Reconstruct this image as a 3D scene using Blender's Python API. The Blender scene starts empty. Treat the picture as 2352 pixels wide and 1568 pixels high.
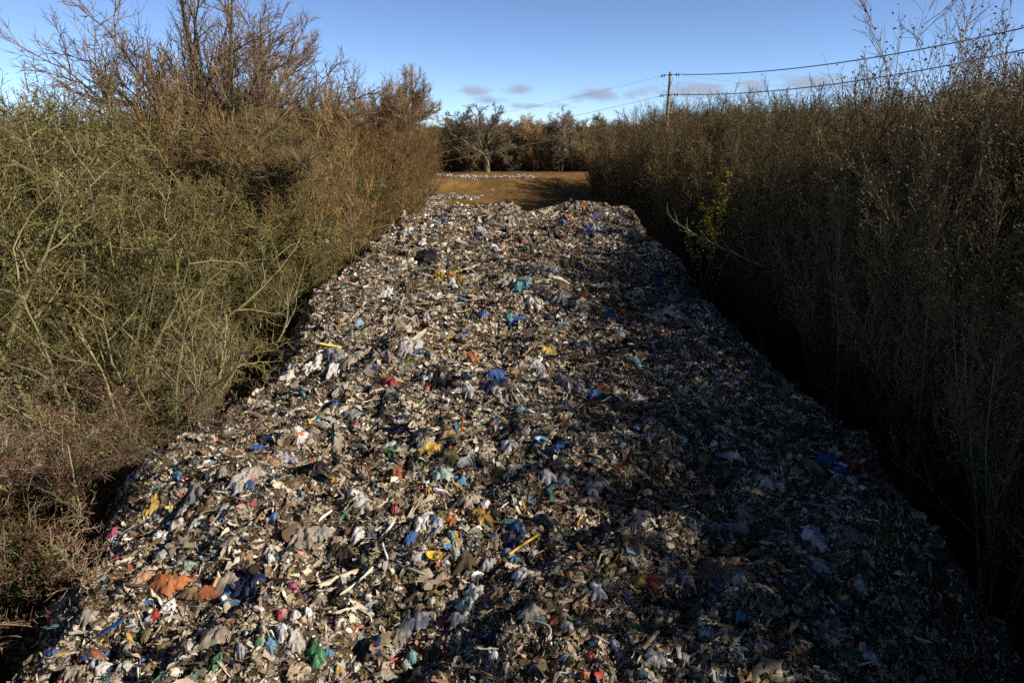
import bpy, bmesh, math, random
import numpy as np
from mathutils import Vector, noise as mnoise
rng = np.random.default_rng(11)
random.seed(5)
scene = bpy.context.scene
COL = scene.collection
PITCH = math.radians(17.6); CAMZ = 12.0; F = 1568.8   # focal length in pixels of the 2352-wide view of the photograph

# ------------------------------------------------------------------ noise
_perm = rng.permutation(4096)
_g = rng.uniform(0, 2*math.pi, 4096)
_gx, _gy = np.cos(_g), np.sin(_g)
def perlin(x, y, seed=0):
    x = np.asarray(x, float)+seed*17.31; y = np.asarray(y, float)-seed*9.77
    xi = np.floor(x).astype(int); yi = np.floor(y).astype(int)
    xf = x-xi; yf = y-yi
    u = xf*xf*xf*(xf*(xf*6-15)+10); v = yf*yf*yf*(yf*(yf*6-15)+10)
    def gr(ix, iy, dx, dy):
        h = _perm[(_perm[ix & 4095]+iy) & 4095]
        return _gx[h]*dx+_gy[h]*dy
    a = gr(xi, yi, xf, yf); b = gr(xi+1, yi, xf-1, yf)
    c = gr(xi, yi+1, xf, yf-1); d = gr(xi+1, yi+1, xf-1, yf-1)
    return ((a+(b-a)*u)*(1-v)+(c+(d-c)*u)*v)*1.5
def fbm(x, y, o=4, seed=0):
    s = 0; a = 1; f = 1
    for k in range(o):
        s = s+a*perlin(x*f, y*f, seed+k); a *= .5; f *= 2.03
    return s
def sstep(a, b, x):
    t = np.clip((x-a)/(b-a), 0, 1); return t*t*(3-2*t)

# ------------------------------------------------------------------ terrain
def ground_z(x, y):
    x = np.asarray(x, float); y = np.asarray(y, float)
    z = 1.5*sstep(58, 104, y)
    bx = sstep(26, 14, x)*sstep(-60, -34, x)
    edge = 119+3.5*perlin(x*.09, 3.3, 3)+ .12*x
    z = z+bx*1.5*sstep(edge, edge+5.5, y)+(1-bx)*1.5*sstep(100, 130, y)
    near = sstep(57, 66, y)*sstep(150, 130, y)
    z = z+near*(.22*fbm(x*.16, y*.16, 4, 5)+.07*fbm(x*.9, y*.9, 2, 8))
    z = z+.7*np.exp(-(((x+12.8)/4.0)**2+((y-94)/8)**2))           # low grey litter bank left of the heap's far end
    return z

LY = [-12, 6, 8.7, 10.6, 13, 16, 18, 19.4, 20.9, 23, 27, 32, 38, 44, 50]
LX = [-8.1, -8.0, -7.9, -7.8, -8.1, -8.9, -8.8, -8.5, -7.3, -7.6, -8.1, -8.2, -7.7, -7.5, -7.4]
RY = [-12, 9, 11, 13, 17, 21, 26, 31, 35, 43, 52]
RX = [9.4, 9.9, 11.2, 12.1, 12.7, 12.5, 12.1, 12.2, 12.1, 12.2, 12.5]
def heap_z(x, y, fine=True):
    x = np.asarray(x, float); y = np.asarray(y, float)
    zc = 3.8+(y-8)*.060
    wob = .55*perlin(y*.45, 1.7, 21)+.25*perlin(y*1.3, 4.7, 23)
    xl = np.interp(y, LY, LX)+wob; xr = np.interp(y, RY, RX)+.6*perlin(y*.35, 5.1, 22)+.25*perlin(y*1.1, 5.1, 24)
    l = sstep(xl-3.0, xl+.55, x); r = sstep(xr+.2, xr-4.8, x)
    yf = 48.8-2.2*sstep(-3.5, -8, x)*2-.55*np.exp(-((x-1)/.9)**2)
    f = sstep(yf+7, yf-.6, y)
    w = np.minimum(l, np.minimum(r, 1))*f
    crown = .28*(1-((x-.4)/8.5)**2)
    # tipped terraces running towards the upper right
    s = (x*.62-y*.78)
    q = (x*.78+y*.62)
    terr = .26*(1-np.abs(2*perlin(s*.36, q*.10, 31)))+.17*(1-2*np.abs(perlin(s*.85, q*.26, 32)))
    n = .36*fbm(x*.22, y*.22, 3, 33)+terr
    n = n + .25*np.exp(-((x-5.2)/2.2)**2-((y-47)/3.)**2)+.18*np.exp(-((x+3)/3)**2-((y-46.5)/2.)**2)
    if fine:
        n = n+.10*(1-2*np.abs(perlin(x*1.7, y*1.7, 41)))+.05*perlin(x*4.1, y*4.1, 42)+.02*perlin(x*9, y*9, 43)
    h = (zc+crown-.2)*w+n*np.clip(w*1.6, 0, 1)
    return np.maximum(h, -.25)
def top_z(x, y): return np.maximum(heap_z(x, y), ground_z(x, y))

def ray(px, py):
    u = (px-1176)/F; v = (784-py)/F
    return np.array([u, math.cos(PITCH)+math.sin(PITCH)*v, -math.sin(PITCH)+math.cos(PITCH)*v])
def hit(px, py):
    d = ray(px, py)
    ts = np.arange(6, 260, .04)
    zz = CAMZ+d[2]*ts
    hh = top_z(d[0]*ts, d[1]*ts)
    k = np.argmax(zz < hh)
    if zz[k] >= hh[k]: k = len(ts)-1
    return np.array([d[0]*ts[k], d[1]*ts[k], hh[k]]), ts[k]
def at(px, py, Y):
    d = ray(px, py); t = Y/d[1]
    return Vector((d[0]*t, Y, CAMZ+d[2]*t))

# ------------------------------------------------------------------ mesh helpers
def link(name, me, m, parent=None):
    o = bpy.data.objects.new(name, me); COL.objects.link(o)
    if m is not None and not me.materials: me.materials.append(m)
    if parent is not None: o.parent = parent
    return o
def np_mesh(name, V, Q, C=None, smooth=False, tri=False):
    """V (n,3), Q (m,4) or (m,3), C (n,3) vertex colours"""
    me = bpy.data.meshes.new(name)
    k = Q.shape[1]
    me.vertices.add(len(V)); me.vertices.foreach_set('co', np.ascontiguousarray(V, np.float32).ravel())
    me.loops.add(Q.size); me.loops.foreach_set('vertex_index', np.ascontiguousarray(Q, np.int32).ravel())
    me.polygons.add(len(Q))
    me.polygons.foreach_set('loop_start', np.arange(0, Q.size, k, dtype=np.int32))
    me.polygons.foreach_set('loop_total', np.full(len(Q), k, np.int32))
    if smooth: me.polygons.foreach_set('use_smooth', np.ones(len(Q), bool))
    me.update(calc_edges=True)
    if C is not None:
        a = me.color_attributes.new('Col', 'FLOAT_COLOR', 'POINT')
        c4 = np.ones((len(V), 4), np.float32); c4[:, :3] = C
        a.data.foreach_set('color', c4.ravel())
    return me
def grid_faces(nx, ny):
    i = np.arange(nx-1)[:, None]; j = np.arange(ny-1)[None, :]
    a = (i*ny+j).ravel()
    return np.stack([a, a+ny, a+ny+1, a+1], 1)
def tag(o, label=None, cat=None, group=None, kind=None):
    if label: o['label'] = label
    if cat: o['category'] = cat
    if group: o['group'] = group
    if kind: o['kind'] = kind
    return o
def empty(name, loc, rz=0):
    o = bpy.data.objects.new(name, None); COL.objects.link(o)
    o.location = loc; o.rotation_euler[2] = rz; o.empty_display_size = .3
    return o

# ------------------------------------------------------------------ materials
def new_mat(name):
    m = bpy.data.materials.new(name); m.use_nodes = True
    nt = m.node_tree; nt.nodes.clear()
    out = nt.nodes.new('ShaderNodeOutputMaterial'); b = nt.nodes.new('ShaderNodeBsdfPrincipled')
    nt.links.new(b.outputs[0], out.inputs[0])
    return m, nt, b
def N(nt, t, **k):
    n = nt.nodes.new(t)
    for a, v in k.items():
        if a in n.inputs.keys() if isinstance(a, str) and a[0].isupper() else False: n.inputs[a].default_value = v
        else: setattr(n, a, v)
    return n
def noise_node(nt, scale, detail=4, rough=.6, coord='Object'):
    tc = nt.nodes.new('ShaderNodeTexCoord'); n = nt.nodes.new('ShaderNodeTexNoise')
    n.inputs['Scale'].default_value = scale; n.inputs['Detail'].default_value = detail; n.inputs['Roughness'].default_value = rough
    nt.links.new(tc.outputs[coord], n.inputs['Vector'])
    return n
def mixc(nt, fac, a, b, mode='MIX'):
    m = nt.nodes.new('ShaderNodeMix'); m.data_type = 'RGBA'; m.blend_type = mode
    for i, s in ((0, fac), (6, a), (7, b)):
        if hasattr(s, 'node'): nt.links.new(s, m.inputs[i])
        elif isinstance(s, (int, float)): m.inputs[i].default_value = s
        else: m.inputs[i].default_value = (*s, 1)
    return m.outputs[2]
def ramp(nt, src, a, b):
    r = nt.nodes.new('ShaderNodeMapRange'); r.inputs[1].default_value = a; r.inputs[2].default_value = b; r.clamp = True
    nt.links.new(src, r.inputs[0]); return r.outputs[0]
def bump(nt, b, h, strength=.5, dist=.02):
    n = nt.nodes.new('ShaderNodeBump'); n.inputs['Strength'].default_value = strength; n.inputs['Distance'].default_value = dist
    nt.links.new(h, n.inputs['Height']); nt.links.new(n.outputs[0], b.inputs['Normal'])

def col_mat(name, rough, dirt=.5, dirt_scale=6, dirt_col=(.085, .06, .038), bstr=.4, bdist=.02, bscale=18, spec=.3, coat=0, transl=0):
    m, nt, b = new_mat(name)
    at_ = nt.nodes.new('ShaderNodeAttribute'); at_.attribute_name = 'Col'
    n1 = noise_node(nt, dirt_scale, 5, .65)
    f = ramp(nt, n1.outputs[0], .50, .68)
    mul = nt.nodes.new('ShaderNodeMath'); mul.operation = 'MULTIPLY'; mul.inputs[1].default_value = dirt
    nt.links.new(f, mul.inputs[0])
    c = mixc(nt, mul.outputs[0], at_.outputs['Color'], dirt_col)
    nt.links.new(c, b.inputs['Base Color'])
    b.inputs['Roughness'].default_value = rough; b.inputs['Specular IOR Level'].default_value = spec
    n2 = noise_node(nt, bscale, 4, .6)
    bump(nt, b, n2.outputs[0], bstr, bdist)
    return m
M_LITTER, nt, b = new_mat('litter')
at_ = nt.nodes.new('ShaderNodeAttribute'); at_.attribute_name = 'Col'; nt.links.new(at_.outputs['Color'], b.inputs['Base Color'])
b.inputs['Roughness'].default_value = .5; b.inputs['Specular IOR Level'].default_value = .35
n2 = noise_node(nt, 14, 2, .6); n2.noise_type = 'RIDGED_MULTIFRACTAL'; bump(nt, b, n2.outputs[0], .6, .012)
def wrinkles(m, scale, strength, dist):
    nt = m.node_tree; b = [n for n in nt.nodes if n.type == 'BSDF_PRINCIPLED'][0]
    n1 = noise_node(nt, scale, 3, .6); n1.noise_type = 'RIDGED_MULTIFRACTAL'
    old = b.inputs['Normal'].links[0].from_node
    bn = nt.nodes.new('ShaderNodeBump'); bn.inputs['Strength'].default_value = strength; bn.inputs['Distance'].default_value = dist
    nt.links.new(n1.outputs[0], bn.inputs['Height']); nt.links.new(bn.outputs[0], old.inputs['Normal'])
M_FILM = col_mat('plastic_film', .42, .45, 5, bstr=.7, bdist=.03, bscale=9, spec=.45)
wrinkles(M_FILM, 3.2, .9, .05)
M_RIGID = col_mat('rigid_plastic', .35, .35, 8, bstr=.15, bdist=.01, bscale=14, spec=.5)
M_CLOTH = col_mat('woven_cloth', .9, .4, 4, bstr=.6, bdist=.03, bscale=12, spec=.1)
M_WOOD = col_mat('weathered_wood', .8, .45, 9, bstr=.5, bdist=.01, bscale=30, spec=.2)

def bark_mat(name, lichen=(.30, .27, .12), lf=.5, lscale=1.6, jit=.35):
    m, nt, b = new_mat(name)
    at_ = nt.nodes.new('ShaderNodeAttribute'); at_.attribute_name = 'Col'
    n1 = noise_node(nt, lscale, 4, .7)
    f = ramp(nt, n1.outputs[0], .45, .62)
    mul = nt.nodes.new('ShaderNodeMath'); mul.operation = 'MULTIPLY'; mul.inputs[1].default_value = lf
    nt.links.new(f, mul.inputs[0])
    c = mixc(nt, mul.outputs[0], at_.outputs['Color'], lichen)
    oi = nt.nodes.new('ShaderNodeObjectInfo')
    mr = nt.nodes.new('ShaderNodeMapRange'); mr.inputs[3].default_value = 1-jit; mr.inputs[4].default_value = 1+jit*.6
    nt.links.new(oi.outputs['Random'], mr.inputs[0])
    hs = nt.nodes.new('ShaderNodeHueSaturation'); nt.links.new(c, hs.inputs['Color']); nt.links.new(mr.outputs[0], hs.inputs['Value'])
    nt.links.new(hs.outputs[0], b.inputs['Base Color'])
    b.inputs['Roughness'].default_value = .85; b.inputs['Specular IOR Level'].default_value = .15
    n2 = noise_node(nt, 14, 3, .6); bump(nt, b, n2.outputs[0], .6, .02)
    return m
M_BARK = bark_mat('lichened_bark')
M_BARKP = bark_mat('plain_bark', (.15, .13, .07), .35)
M_TWIG = bark_mat('twigs_lichen', (.27, .24, .08), .45, .6, .5)
M_TWIGP = bark_mat('twigs_plain', (.17, .12, .06), .4, .35)
M_LEAF = col_mat('leaves', .6, .25, 2, (.05, .045, .02), .1, .01, 10, .2)

# ------------------------------------------------------------------ sky, sun, camera
SUN_EL = math.radians(29); SUN_AZ = math.radians(107)      # azimuth clockwise from +Y
w = bpy.data.worlds.new('World'); scene.world = w; w.use_nodes = True; w.cycles.sampling_method = 'MANUAL'; w.cycles.sample_map_resolution = 512
nt = w.node_tree; nt.nodes.clear()
wo = nt.nodes.new('ShaderNodeOutputWorld'); bg = nt.nodes.new('ShaderNodeBackground')
sky = nt.nodes.new('ShaderNodeTexSky'); sky.sky_type = 'NISHITA'; sky.sun_disc = False
sky.sun_elevation = SUN_EL; sky.sun_rotation = SUN_AZ; sky.altitude = 0; sky.air_density = .45; sky.dust_density = 0; sky.ozone_density = 5
SKYS = .125
bg.inputs['Strength'].default_value = SKYS
tc = nt.nodes.new('ShaderNodeTexCoord'); sp = nt.nodes.new('ShaderNodeSeparateXYZ'); nt.links.new(tc.outputs['Generated'], sp.inputs[0])
def wmath(op, a, b=None, clamp=False):
    n = nt.nodes.new('ShaderNodeMath'); n.operation = op; n.use_clamp = clamp
    for i, s in enumerate((a, b)):
        if s is None: continue
        if isinstance(s, (int, float)): n.inputs[i].default_value = s
        else: nt.links.new(s, n.inputs[i])
    return n.outputs[0]
ysafe = wmath('MAXIMUM', sp.outputs[1], .02)
A = wmath('DIVIDE', sp.outputs[0], ysafe); E = wmath('DIVIDE', sp.outputs[2], ysafe)
cmb = nt.nodes.new('ShaderNodeCombineXYZ'); nt.links.new(A, cmb.inputs[0]); nt.links.new(wmath('MULTIPLY', E, 2.2), cmb.inputs[1])
cn = nt.nodes.new('ShaderNodeTexNoise'); cn.inputs['Scale'].default_value = 26; cn.inputs['Detail'].default_value = 5; cn.inputs['Roughness'].default_value = .55
nt.links.new(cmb.outputs[0], cn.inputs['Vector'])
clouds = [(1367, 218, 52, 13, 1), (1123, 231, 32, 10, .75), (1085, 210, 40, 12, .45), (1195, 207, 36, 12, .5),
          (1605, 207, 85, 15, .95), (1735, 208, 44, 18, .6), (1870, 196, 85, 20, .8), (1456, 216, 34, 11, .5), (1230, 243, 60, 7, .5)]
cmb2 = nt.nodes.new('ShaderNodeCombineXYZ'); nt.links.new(A, cmb2.inputs[0]); nt.links.new(E, cmb2.inputs[1])
tot = None
for (px, py, rx, ry, s) in clouds:
    d = ray(px, py); ca, ce = d[0]/d[1], d[2]/d[1]
    kx, ky = F*.95/rx/1.6, F/ry/1.6
    vm = nt.nodes.new('ShaderNodeVectorMath'); vm.operation = 'MULTIPLY_ADD'; nt.links.new(cmb2.outputs[0], vm.inputs[0])
    vm.inputs[1].default_value = (kx, ky, 0); vm.inputs[2].default_value = (-ca*kx, -ce*ky, 0)
    ln = nt.nodes.new('ShaderNodeVectorMath'); ln.operation = 'LENGTH'; nt.links.new(vm.outputs[0], ln.inputs[0])
    n_ = nt.nodes.new('ShaderNodeMath'); n_.operation = 'MULTIPLY_ADD'; nt.links.new(ln.outputs['Value'], n_.inputs[0])
    n_.inputs[1].default_value = -1.3; n_.inputs[2].default_value = .8+.35*s
    tot = n_.outputs[0] if tot is None else wmath('MAXIMUM', tot, n_.outputs[0])
warp = wmath('MULTIPLY', wmath('SUBTRACT', cn.outputs[0], .5), 3.2)
gate = wmath('GREATER_THAN', tot, 0)
tot = wmath('MULTIPLY', wmath('MULTIPLY', wmath('ADD', tot, warp), 1.1, True), gate)
tot = wmath('MULTIPLY', tot, wmath('GREATER_THAN', sp.outputs[1], .05))
tot = wmath('MULTIPLY', tot, .85)
hs = nt.nodes.new('ShaderNodeHueSaturation'); hs.inputs['Saturation'].default_value = .93; hs.inputs['Value'].default_value = 1.0
elev = nt.nodes.new('ShaderNodeMapRange'); elev.inputs[1].default_value = .16; elev.inputs[2].default_value = .50; elev.inputs[3].default_value = 1.34; elev.inputs[4].default_value = .24  # sky brightened low down, dimmed higher up; dimming added to cut shadow fill
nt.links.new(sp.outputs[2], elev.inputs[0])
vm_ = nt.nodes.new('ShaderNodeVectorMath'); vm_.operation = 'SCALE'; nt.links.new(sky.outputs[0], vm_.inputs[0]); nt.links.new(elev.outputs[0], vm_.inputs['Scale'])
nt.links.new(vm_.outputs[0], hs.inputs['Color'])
cc = mixc(nt, ramp(nt, cn.outputs[0], .4, .65), tuple(v/SKYS for v in (.30, .36, .48)), tuple(v/SKYS for v in (.44, .49, .60)))
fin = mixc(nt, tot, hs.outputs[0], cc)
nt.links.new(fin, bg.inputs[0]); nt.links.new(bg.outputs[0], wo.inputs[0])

sd = bpy.data.lights.new('sun', 'SUN'); sd.energy = 5.0; sd.angle = math.radians(.5); sd.color = (1, .90, .76)
so = bpy.data.objects.new('sun', sd); COL.objects.link(so)
sv = Vector((math.sin(SUN_AZ)*math.cos(SUN_EL), math.cos(SUN_AZ)*math.cos(SUN_EL), math.sin(SUN_EL)))
so.rotation_euler = sv.to_track_quat('Z', 'Y').to_euler(); so.location = (60, 0, 40)
cd = bpy.data.cameras.new('camera'); cd.lens = 24; cd.sensor_width = 36; cd.clip_end = 4000
co = bpy.data.objects.new('camera', cd); COL.objects.link(co)
co.location = (0, 0, CAMZ); co.rotation_euler = (math.pi/2-PITCH, 0, 0)
scene.camera = co
scene.view_settings.view_transform = 'Standard'; scene.view_settings.look = 'None'; scene.view_settings.exposure = 0
scene.cycles.use_denoising = False; scene.cycles.use_adaptive_sampling = True; scene.cycles.adaptive_threshold = .02; scene.cycles.max_bounces = 3; scene.cycles.diffuse_bounces = 1; scene.cycles.glossy_bounces = 1

# ------------------------------------------------------------------ ground
def axis(*segs):
    out = []
    for a, b, s in segs: out += list(np.arange(a, b, s))
    return np.array(out+[segs[-1][1]])
gx = axis((-1500, -200, 100), (-200, -40, 8), (-40, -20, 2), (-20, 20, .35), (20, 40, 2), (40, 200, 8), (200, 1500, 100))
gy = axis((-400, -40, 40), (-40, 50, 3), (50, 150, .45), (150, 260, 6), (260, 2600, 120))
X, Y = np.meshgrid(gx, gy, indexing='ij')
Z = ground_z(X, Y)-.05
me = np_mesh('ground', np.stack([X, Y, Z], -1).reshape(-1, 3), grid_faces(len(gx), len(gy)), smooth=True)
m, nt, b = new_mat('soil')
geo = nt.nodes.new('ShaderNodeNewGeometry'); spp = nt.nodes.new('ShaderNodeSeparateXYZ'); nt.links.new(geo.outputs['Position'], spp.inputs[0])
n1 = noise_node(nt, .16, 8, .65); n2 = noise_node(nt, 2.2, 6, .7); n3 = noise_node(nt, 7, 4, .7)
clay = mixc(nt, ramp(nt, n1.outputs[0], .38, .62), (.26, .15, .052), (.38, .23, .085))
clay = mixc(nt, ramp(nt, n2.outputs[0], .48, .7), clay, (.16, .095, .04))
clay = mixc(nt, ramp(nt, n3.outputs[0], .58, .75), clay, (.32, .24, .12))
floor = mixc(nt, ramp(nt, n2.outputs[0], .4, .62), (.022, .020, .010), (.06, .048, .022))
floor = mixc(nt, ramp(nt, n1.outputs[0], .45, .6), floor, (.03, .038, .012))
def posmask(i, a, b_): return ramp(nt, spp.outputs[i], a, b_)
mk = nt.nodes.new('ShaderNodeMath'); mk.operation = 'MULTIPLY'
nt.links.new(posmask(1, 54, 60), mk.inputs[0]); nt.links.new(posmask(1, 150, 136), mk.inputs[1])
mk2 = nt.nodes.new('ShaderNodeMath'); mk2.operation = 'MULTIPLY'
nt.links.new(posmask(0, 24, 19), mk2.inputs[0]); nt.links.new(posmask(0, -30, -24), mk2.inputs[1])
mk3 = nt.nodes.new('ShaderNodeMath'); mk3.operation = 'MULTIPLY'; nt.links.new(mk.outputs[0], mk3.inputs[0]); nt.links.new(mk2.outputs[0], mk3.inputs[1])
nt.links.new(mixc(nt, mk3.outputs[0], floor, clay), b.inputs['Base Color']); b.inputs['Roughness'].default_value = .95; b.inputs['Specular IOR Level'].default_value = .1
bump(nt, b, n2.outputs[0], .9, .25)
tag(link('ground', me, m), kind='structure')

# ------------------------------------------------------------------ rubbish heap body
hx = np.arange(-13.5, 14.01, .10); hy = np.concatenate([np.arange(-6, 6, .5), np.arange(6, 26, .09), np.arange(26, 58.01, .16)])
X, Y = np.meshgrid(hx, hy, indexing='ij')
Z = heap_z(X, Y)
Z = np.where(heap_z(X, Y, False) < .03, -.3, Z)
me = np_mesh('waste_heap', np.stack([X, Y, Z], -1).reshape(-1, 3), grid_faces(len(hx), len(hy)))
m, nt, b = new_mat('heap_matter')
n1 = noise_node(nt, .8, 6, .7); n2 = noise_node(nt, 9, 6, .75); n3 = noise_node(nt, 30, 4, .7)
c = mixc(nt, ramp(nt, n1.outputs[0], .42, .6), (.08, .058, .035), (.17, .125, .078))
c = mixc(nt, ramp(nt, n2.outputs[0], .48, .62), c, (.19, .15, .10))
c = mixc(nt, ramp(nt, n2.outputs[0], .45, .33), c, (.015, .012, .01))
c = mixc(nt, ramp(nt, n3.outputs[0], .60, .68), c, (.38, .35, .30))
nt.links.new(c, b.inputs['Base Color']); b.inputs['Roughness'].default_value = .85; b.inputs['Specular IOR Level'].default_value = .2
bump(nt, b, n2.outputs[0], 1, .12)
tag(link('waste_heap', me, m), 'long flat-topped heap of dumped shredded rubbish between the thickets', 'rubbish heap')

# ------------------------------------------------------------------ loose litter over the heap
PAL = {'dark': (.045, .034, .024), 'brown': (.19, .135, .082), 'ochre': (.30, .20, .10), 'umber': (.10, .068, .038), 'taupe': (.38, .32, .245), 'beige': (.56, .48, .37),
       'grey': (.28, .275, .27), 'pale': (.55, .53, .50), 'black': (.016, .016, .018), 'white': (.82, .81, .79), 'cream': (.74, .68, .56),
       'navy': (.012, .03, .10), 'blue': (.015, .12, .42), 'sky': (.10, .33, .60), 'cyan': (.16, .48, .55), 'teal': (.02, .20, .19), 'green': (.03, .24, .09),
       'mint': (.42, .60, .50), 'olive': (.16, .15, .05), 'yellow': (.75, .50, .03), 'mustard': (.62, .34, .03), 'orange': (.75, .22, .04), 'peach': (.80, .42, .22),
       'rust': (.42, .11, .03), 'red': (.58, .03, .03), 'pink': (.70, .25, .28), 'magenta': (.50, .04, .18), 'purple': (.14, .06, .24), 'lilac': (.48, .50, .62), 'tan': (.42, .26, .12)}
def palette(n, weights):
    names = list(weights); p = np.array([weights[k] for k in names], float); p /= p.sum()
    arr = np.array([PAL[k] for k in names])
    return arr[rng.choice(len(names), n, p=p)]
W_SMALL = dict(dark=7, brown=20, umber=13, ochre=6, taupe=17, beige=11, grey=8, pale=6, black=6, white=6.5, cream=3.5, blue=1.5, sky=1.4, navy=1.4, cyan=.7, teal=.9, green=.5, yellow=.55, orange=.8, red=.6, pink=.6, olive=1, tan=1.5, purple=.4)
W_MID = dict(dark=6, brown=15, umber=8, ochre=4, taupe=21, beige=13, grey=10, pale=7, black=9, white=7.5, cream=3.5, blue=1.3, sky=1.0, navy=1.6, cyan=.3, teal=.5, green=.3, yellow=.25, mustard=.3, orange=.35, red=.25, pink=.3, olive=1.2, lilac=.6, tan=1.5, purple=.2)
def templates(nt_, n, amp, rag):
    g = np.linspace(-.5, .5, n)
    gxx, gyy = np.meshgrid(g, g, indexing='ij')
    T = np.zeros((nt_, n*n, 3))
    for k in range(nt_):
        # blob outline: squash the square's corners, then rag it
        r = np.sqrt(gxx**2+gyy**2)+1e-6; mx = np.maximum(np.abs(gxx), np.abs(gyy)); s = (mx/r)*.55+.45*rng.uniform(0, 1.0)
        x = gxx*s*2/1.6; y = gyy*s*2/1.6
        x = x+rng.normal(0, rag, (n, n)); y = y+rng.normal(0, rag, (n, n))
        o = rng.uniform(0, 90)
        a = rng.uniform(0, math.pi)
        p = (x*math.cos(a)+y*math.sin(a)); 
        z = amp*(np.abs(perlin(p*rng.uniform(3, 7)+o, (y*math.cos(a)-x*math.sin(a))*1.5+o, 3))-.25)+amp*.5*perlin(x*5+o, y*5, 7)+rng.normal(0, amp*.18, (n, n))
        z = z-rng.uniform(-.5, .8)*(x*x+y*y)
        T[k] = np.stack([x, y, z], -1).reshape(-1, 3)
    return T
def scatter(name, P, Nn, size, elong, tilt, T, n, C, lift, label, align=0.):
    M = len(P)
    idx = rng.integers(0, len(T), M)
    V = T[idx].copy()
    ratio = np.exp(rng.normal(0, elong, M))
    sx = size*np.sqrt(ratio); sy = size/np.sqrt(ratio)
    V[..., 0] *= sx[:, None]; V[..., 1] *= sy[:, None]; V[..., 2] *= size[:, None]
    nn = Nn+rng.normal(0, 1, (M, 3))*tilt[:, None]; nn /= np.linalg.norm(nn, axis=1)[:, None]
    ang = rng.uniform(0, 2*math.pi, M)
    al = rng.random(M) < align
    ang = np.where(al, math.radians(40)+rng.normal(0, .45, M)+np.where(ratio < 1, math.pi/2, 0), ang)
    t = np.stack([np.cos(ang), np.sin(ang), 0*ang], 1)
    t = t-nn*(t*nn).sum(1)[:, None]; t /= np.linalg.norm(t, axis=1)[:, None]
    bt = np.cross(nn, t)
    W = V[..., 0:1]*t[:, None]+V[..., 1:2]*bt[:, None]+V[..., 2:3]*nn[:, None]+P[:, None]+(nn*(lift*size)[:, None])[:, None]
    q = grid_faces(n, n)
    Q = (q[None]+(np.arange(M)*n*n)[:, None, None]).reshape(-1, 4)
    CC = np.repeat(C, n*n, axis=0)*(1+rng.normal(0, .10, (M*n*n, 1)))
    me = np_mesh(name, W.reshape(-1, 3), Q, np.clip(CC, 0.004, .9))
    return tag(link(name, me, M_LITTER), label, 'litter', kind='stuff')
def heap_points(M, ypow, ymax=52):
    xs = []; 
    k = int(M*1.7)
    u = rng.random(k)
    a, b_ = 6.3, ymax
    y = (a**(1-ypow)+(b_**(1-ypow)-a**(1-ypow))*u)**(1/(1-ypow))
    x = rng.uniform(-11.2, 12.3, k)
    h = heap_z(x, y, False)
    ok = h > .25
    x, y = x[ok][:M], y[ok][:M]
    e = .12
    z = heap_z(x, y)
    dx = (heap_z(x+e, y)-heap_z(x-e, y))/(2*e); dy = (heap_z(x, y+e)-heap_z(x, y-e))/(2*e)
    nn = np.stack([-dx, -dy, np.ones_like(x)], 1); nn /= np.linalg.norm(nn, axis=1)[:, None]
    return np.stack([x, y, z], 1), nn
def dirtied(C, amt):
    f = rng.beta(1.3, 2.6, len(C))[:, None]*amt
    f = np.where(rng.random((len(C), 1)) < .4, f*.15, f)
    g = C.mean(1, keepdims=True); C = C*.85+g*.15
    return (C*(1-f)+np.array(PAL['brown'])*f)*rng.uniform(.88, 1.55, (len(C), 1))*np.array([1.04, 1.0, .93])
P, Nn = heap_points(165000, 1.2)
size = np.exp(rng.normal(math.log(.050), .45, len(P)))*(P[:, 1]/14)**.40
scatter('litter_fragments', P, Nn, size, .8, rng.gamma(2, .16, len(P)), templates(90, 3, .40, .13), 3, dirtied(palette(len(P), W_SMALL), .9), .30,
        'countless small brown grey and bright fragments covering the rubbish heap')
P, Nn = heap_points(42000, .80)
size = np.exp(rng.normal(math.log(.105), .42, len(P)))*(P[:, 1]/20)**.35
scatter('plastic_scraps', P, Nn, size, .85, rng.gamma(2, .13, len(P)), templates(110, 5, .42, .055), 5, dirtied(palette(len(P), W_MID), .8), .12,
        'countless crumpled plastic and cloth scraps strewn over the rubbish heap', align=.45)
P, Nn = heap_points(7500, .8)
size = np.exp(rng.normal(math.log(.23), .38, len(P)))*(P[:, 1]/20)**.2
scatter('plastic_sheets', P, Nn, size, .8, rng.gamma(2, .09, len(P)), templates(80, 10, .42, .020), 10,
        dirtied(palette(len(P), dict(taupe=28, beige=17, grey=12, brown=14, black=13, dark=6, pale=6, white=2.5, navy=1.2, umber=5, olive=2, ochre=4)), .8), .03,
        'many grimy film sheets and bags trampled into the rubbish heap', align=.65)
# thin strips and cords
P, Nn = heap_points(13000, .98)
size = np.exp(rng.normal(math.log(.105), .45, len(P)))*(P[:, 1]/18)**.3
scatter('litter_strips', P, Nn, size, .25, rng.gamma(2, .14, len(P)), templates(60, 6, .34, .03)*np.array([2.6, .24, .8]), 6,
        dirtied(palette(len(P), dict(white=10, cream=9, beige=16, pale=10, taupe=14, blue=2, sky=1.5, teal=1.5, green=.7, black=10, brown=10, tan=5, red=.7, yellow=.7)), .7), .2,
        'many thin torn strips and splinters sticking out of the rubbish heap', align=.5)
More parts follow.
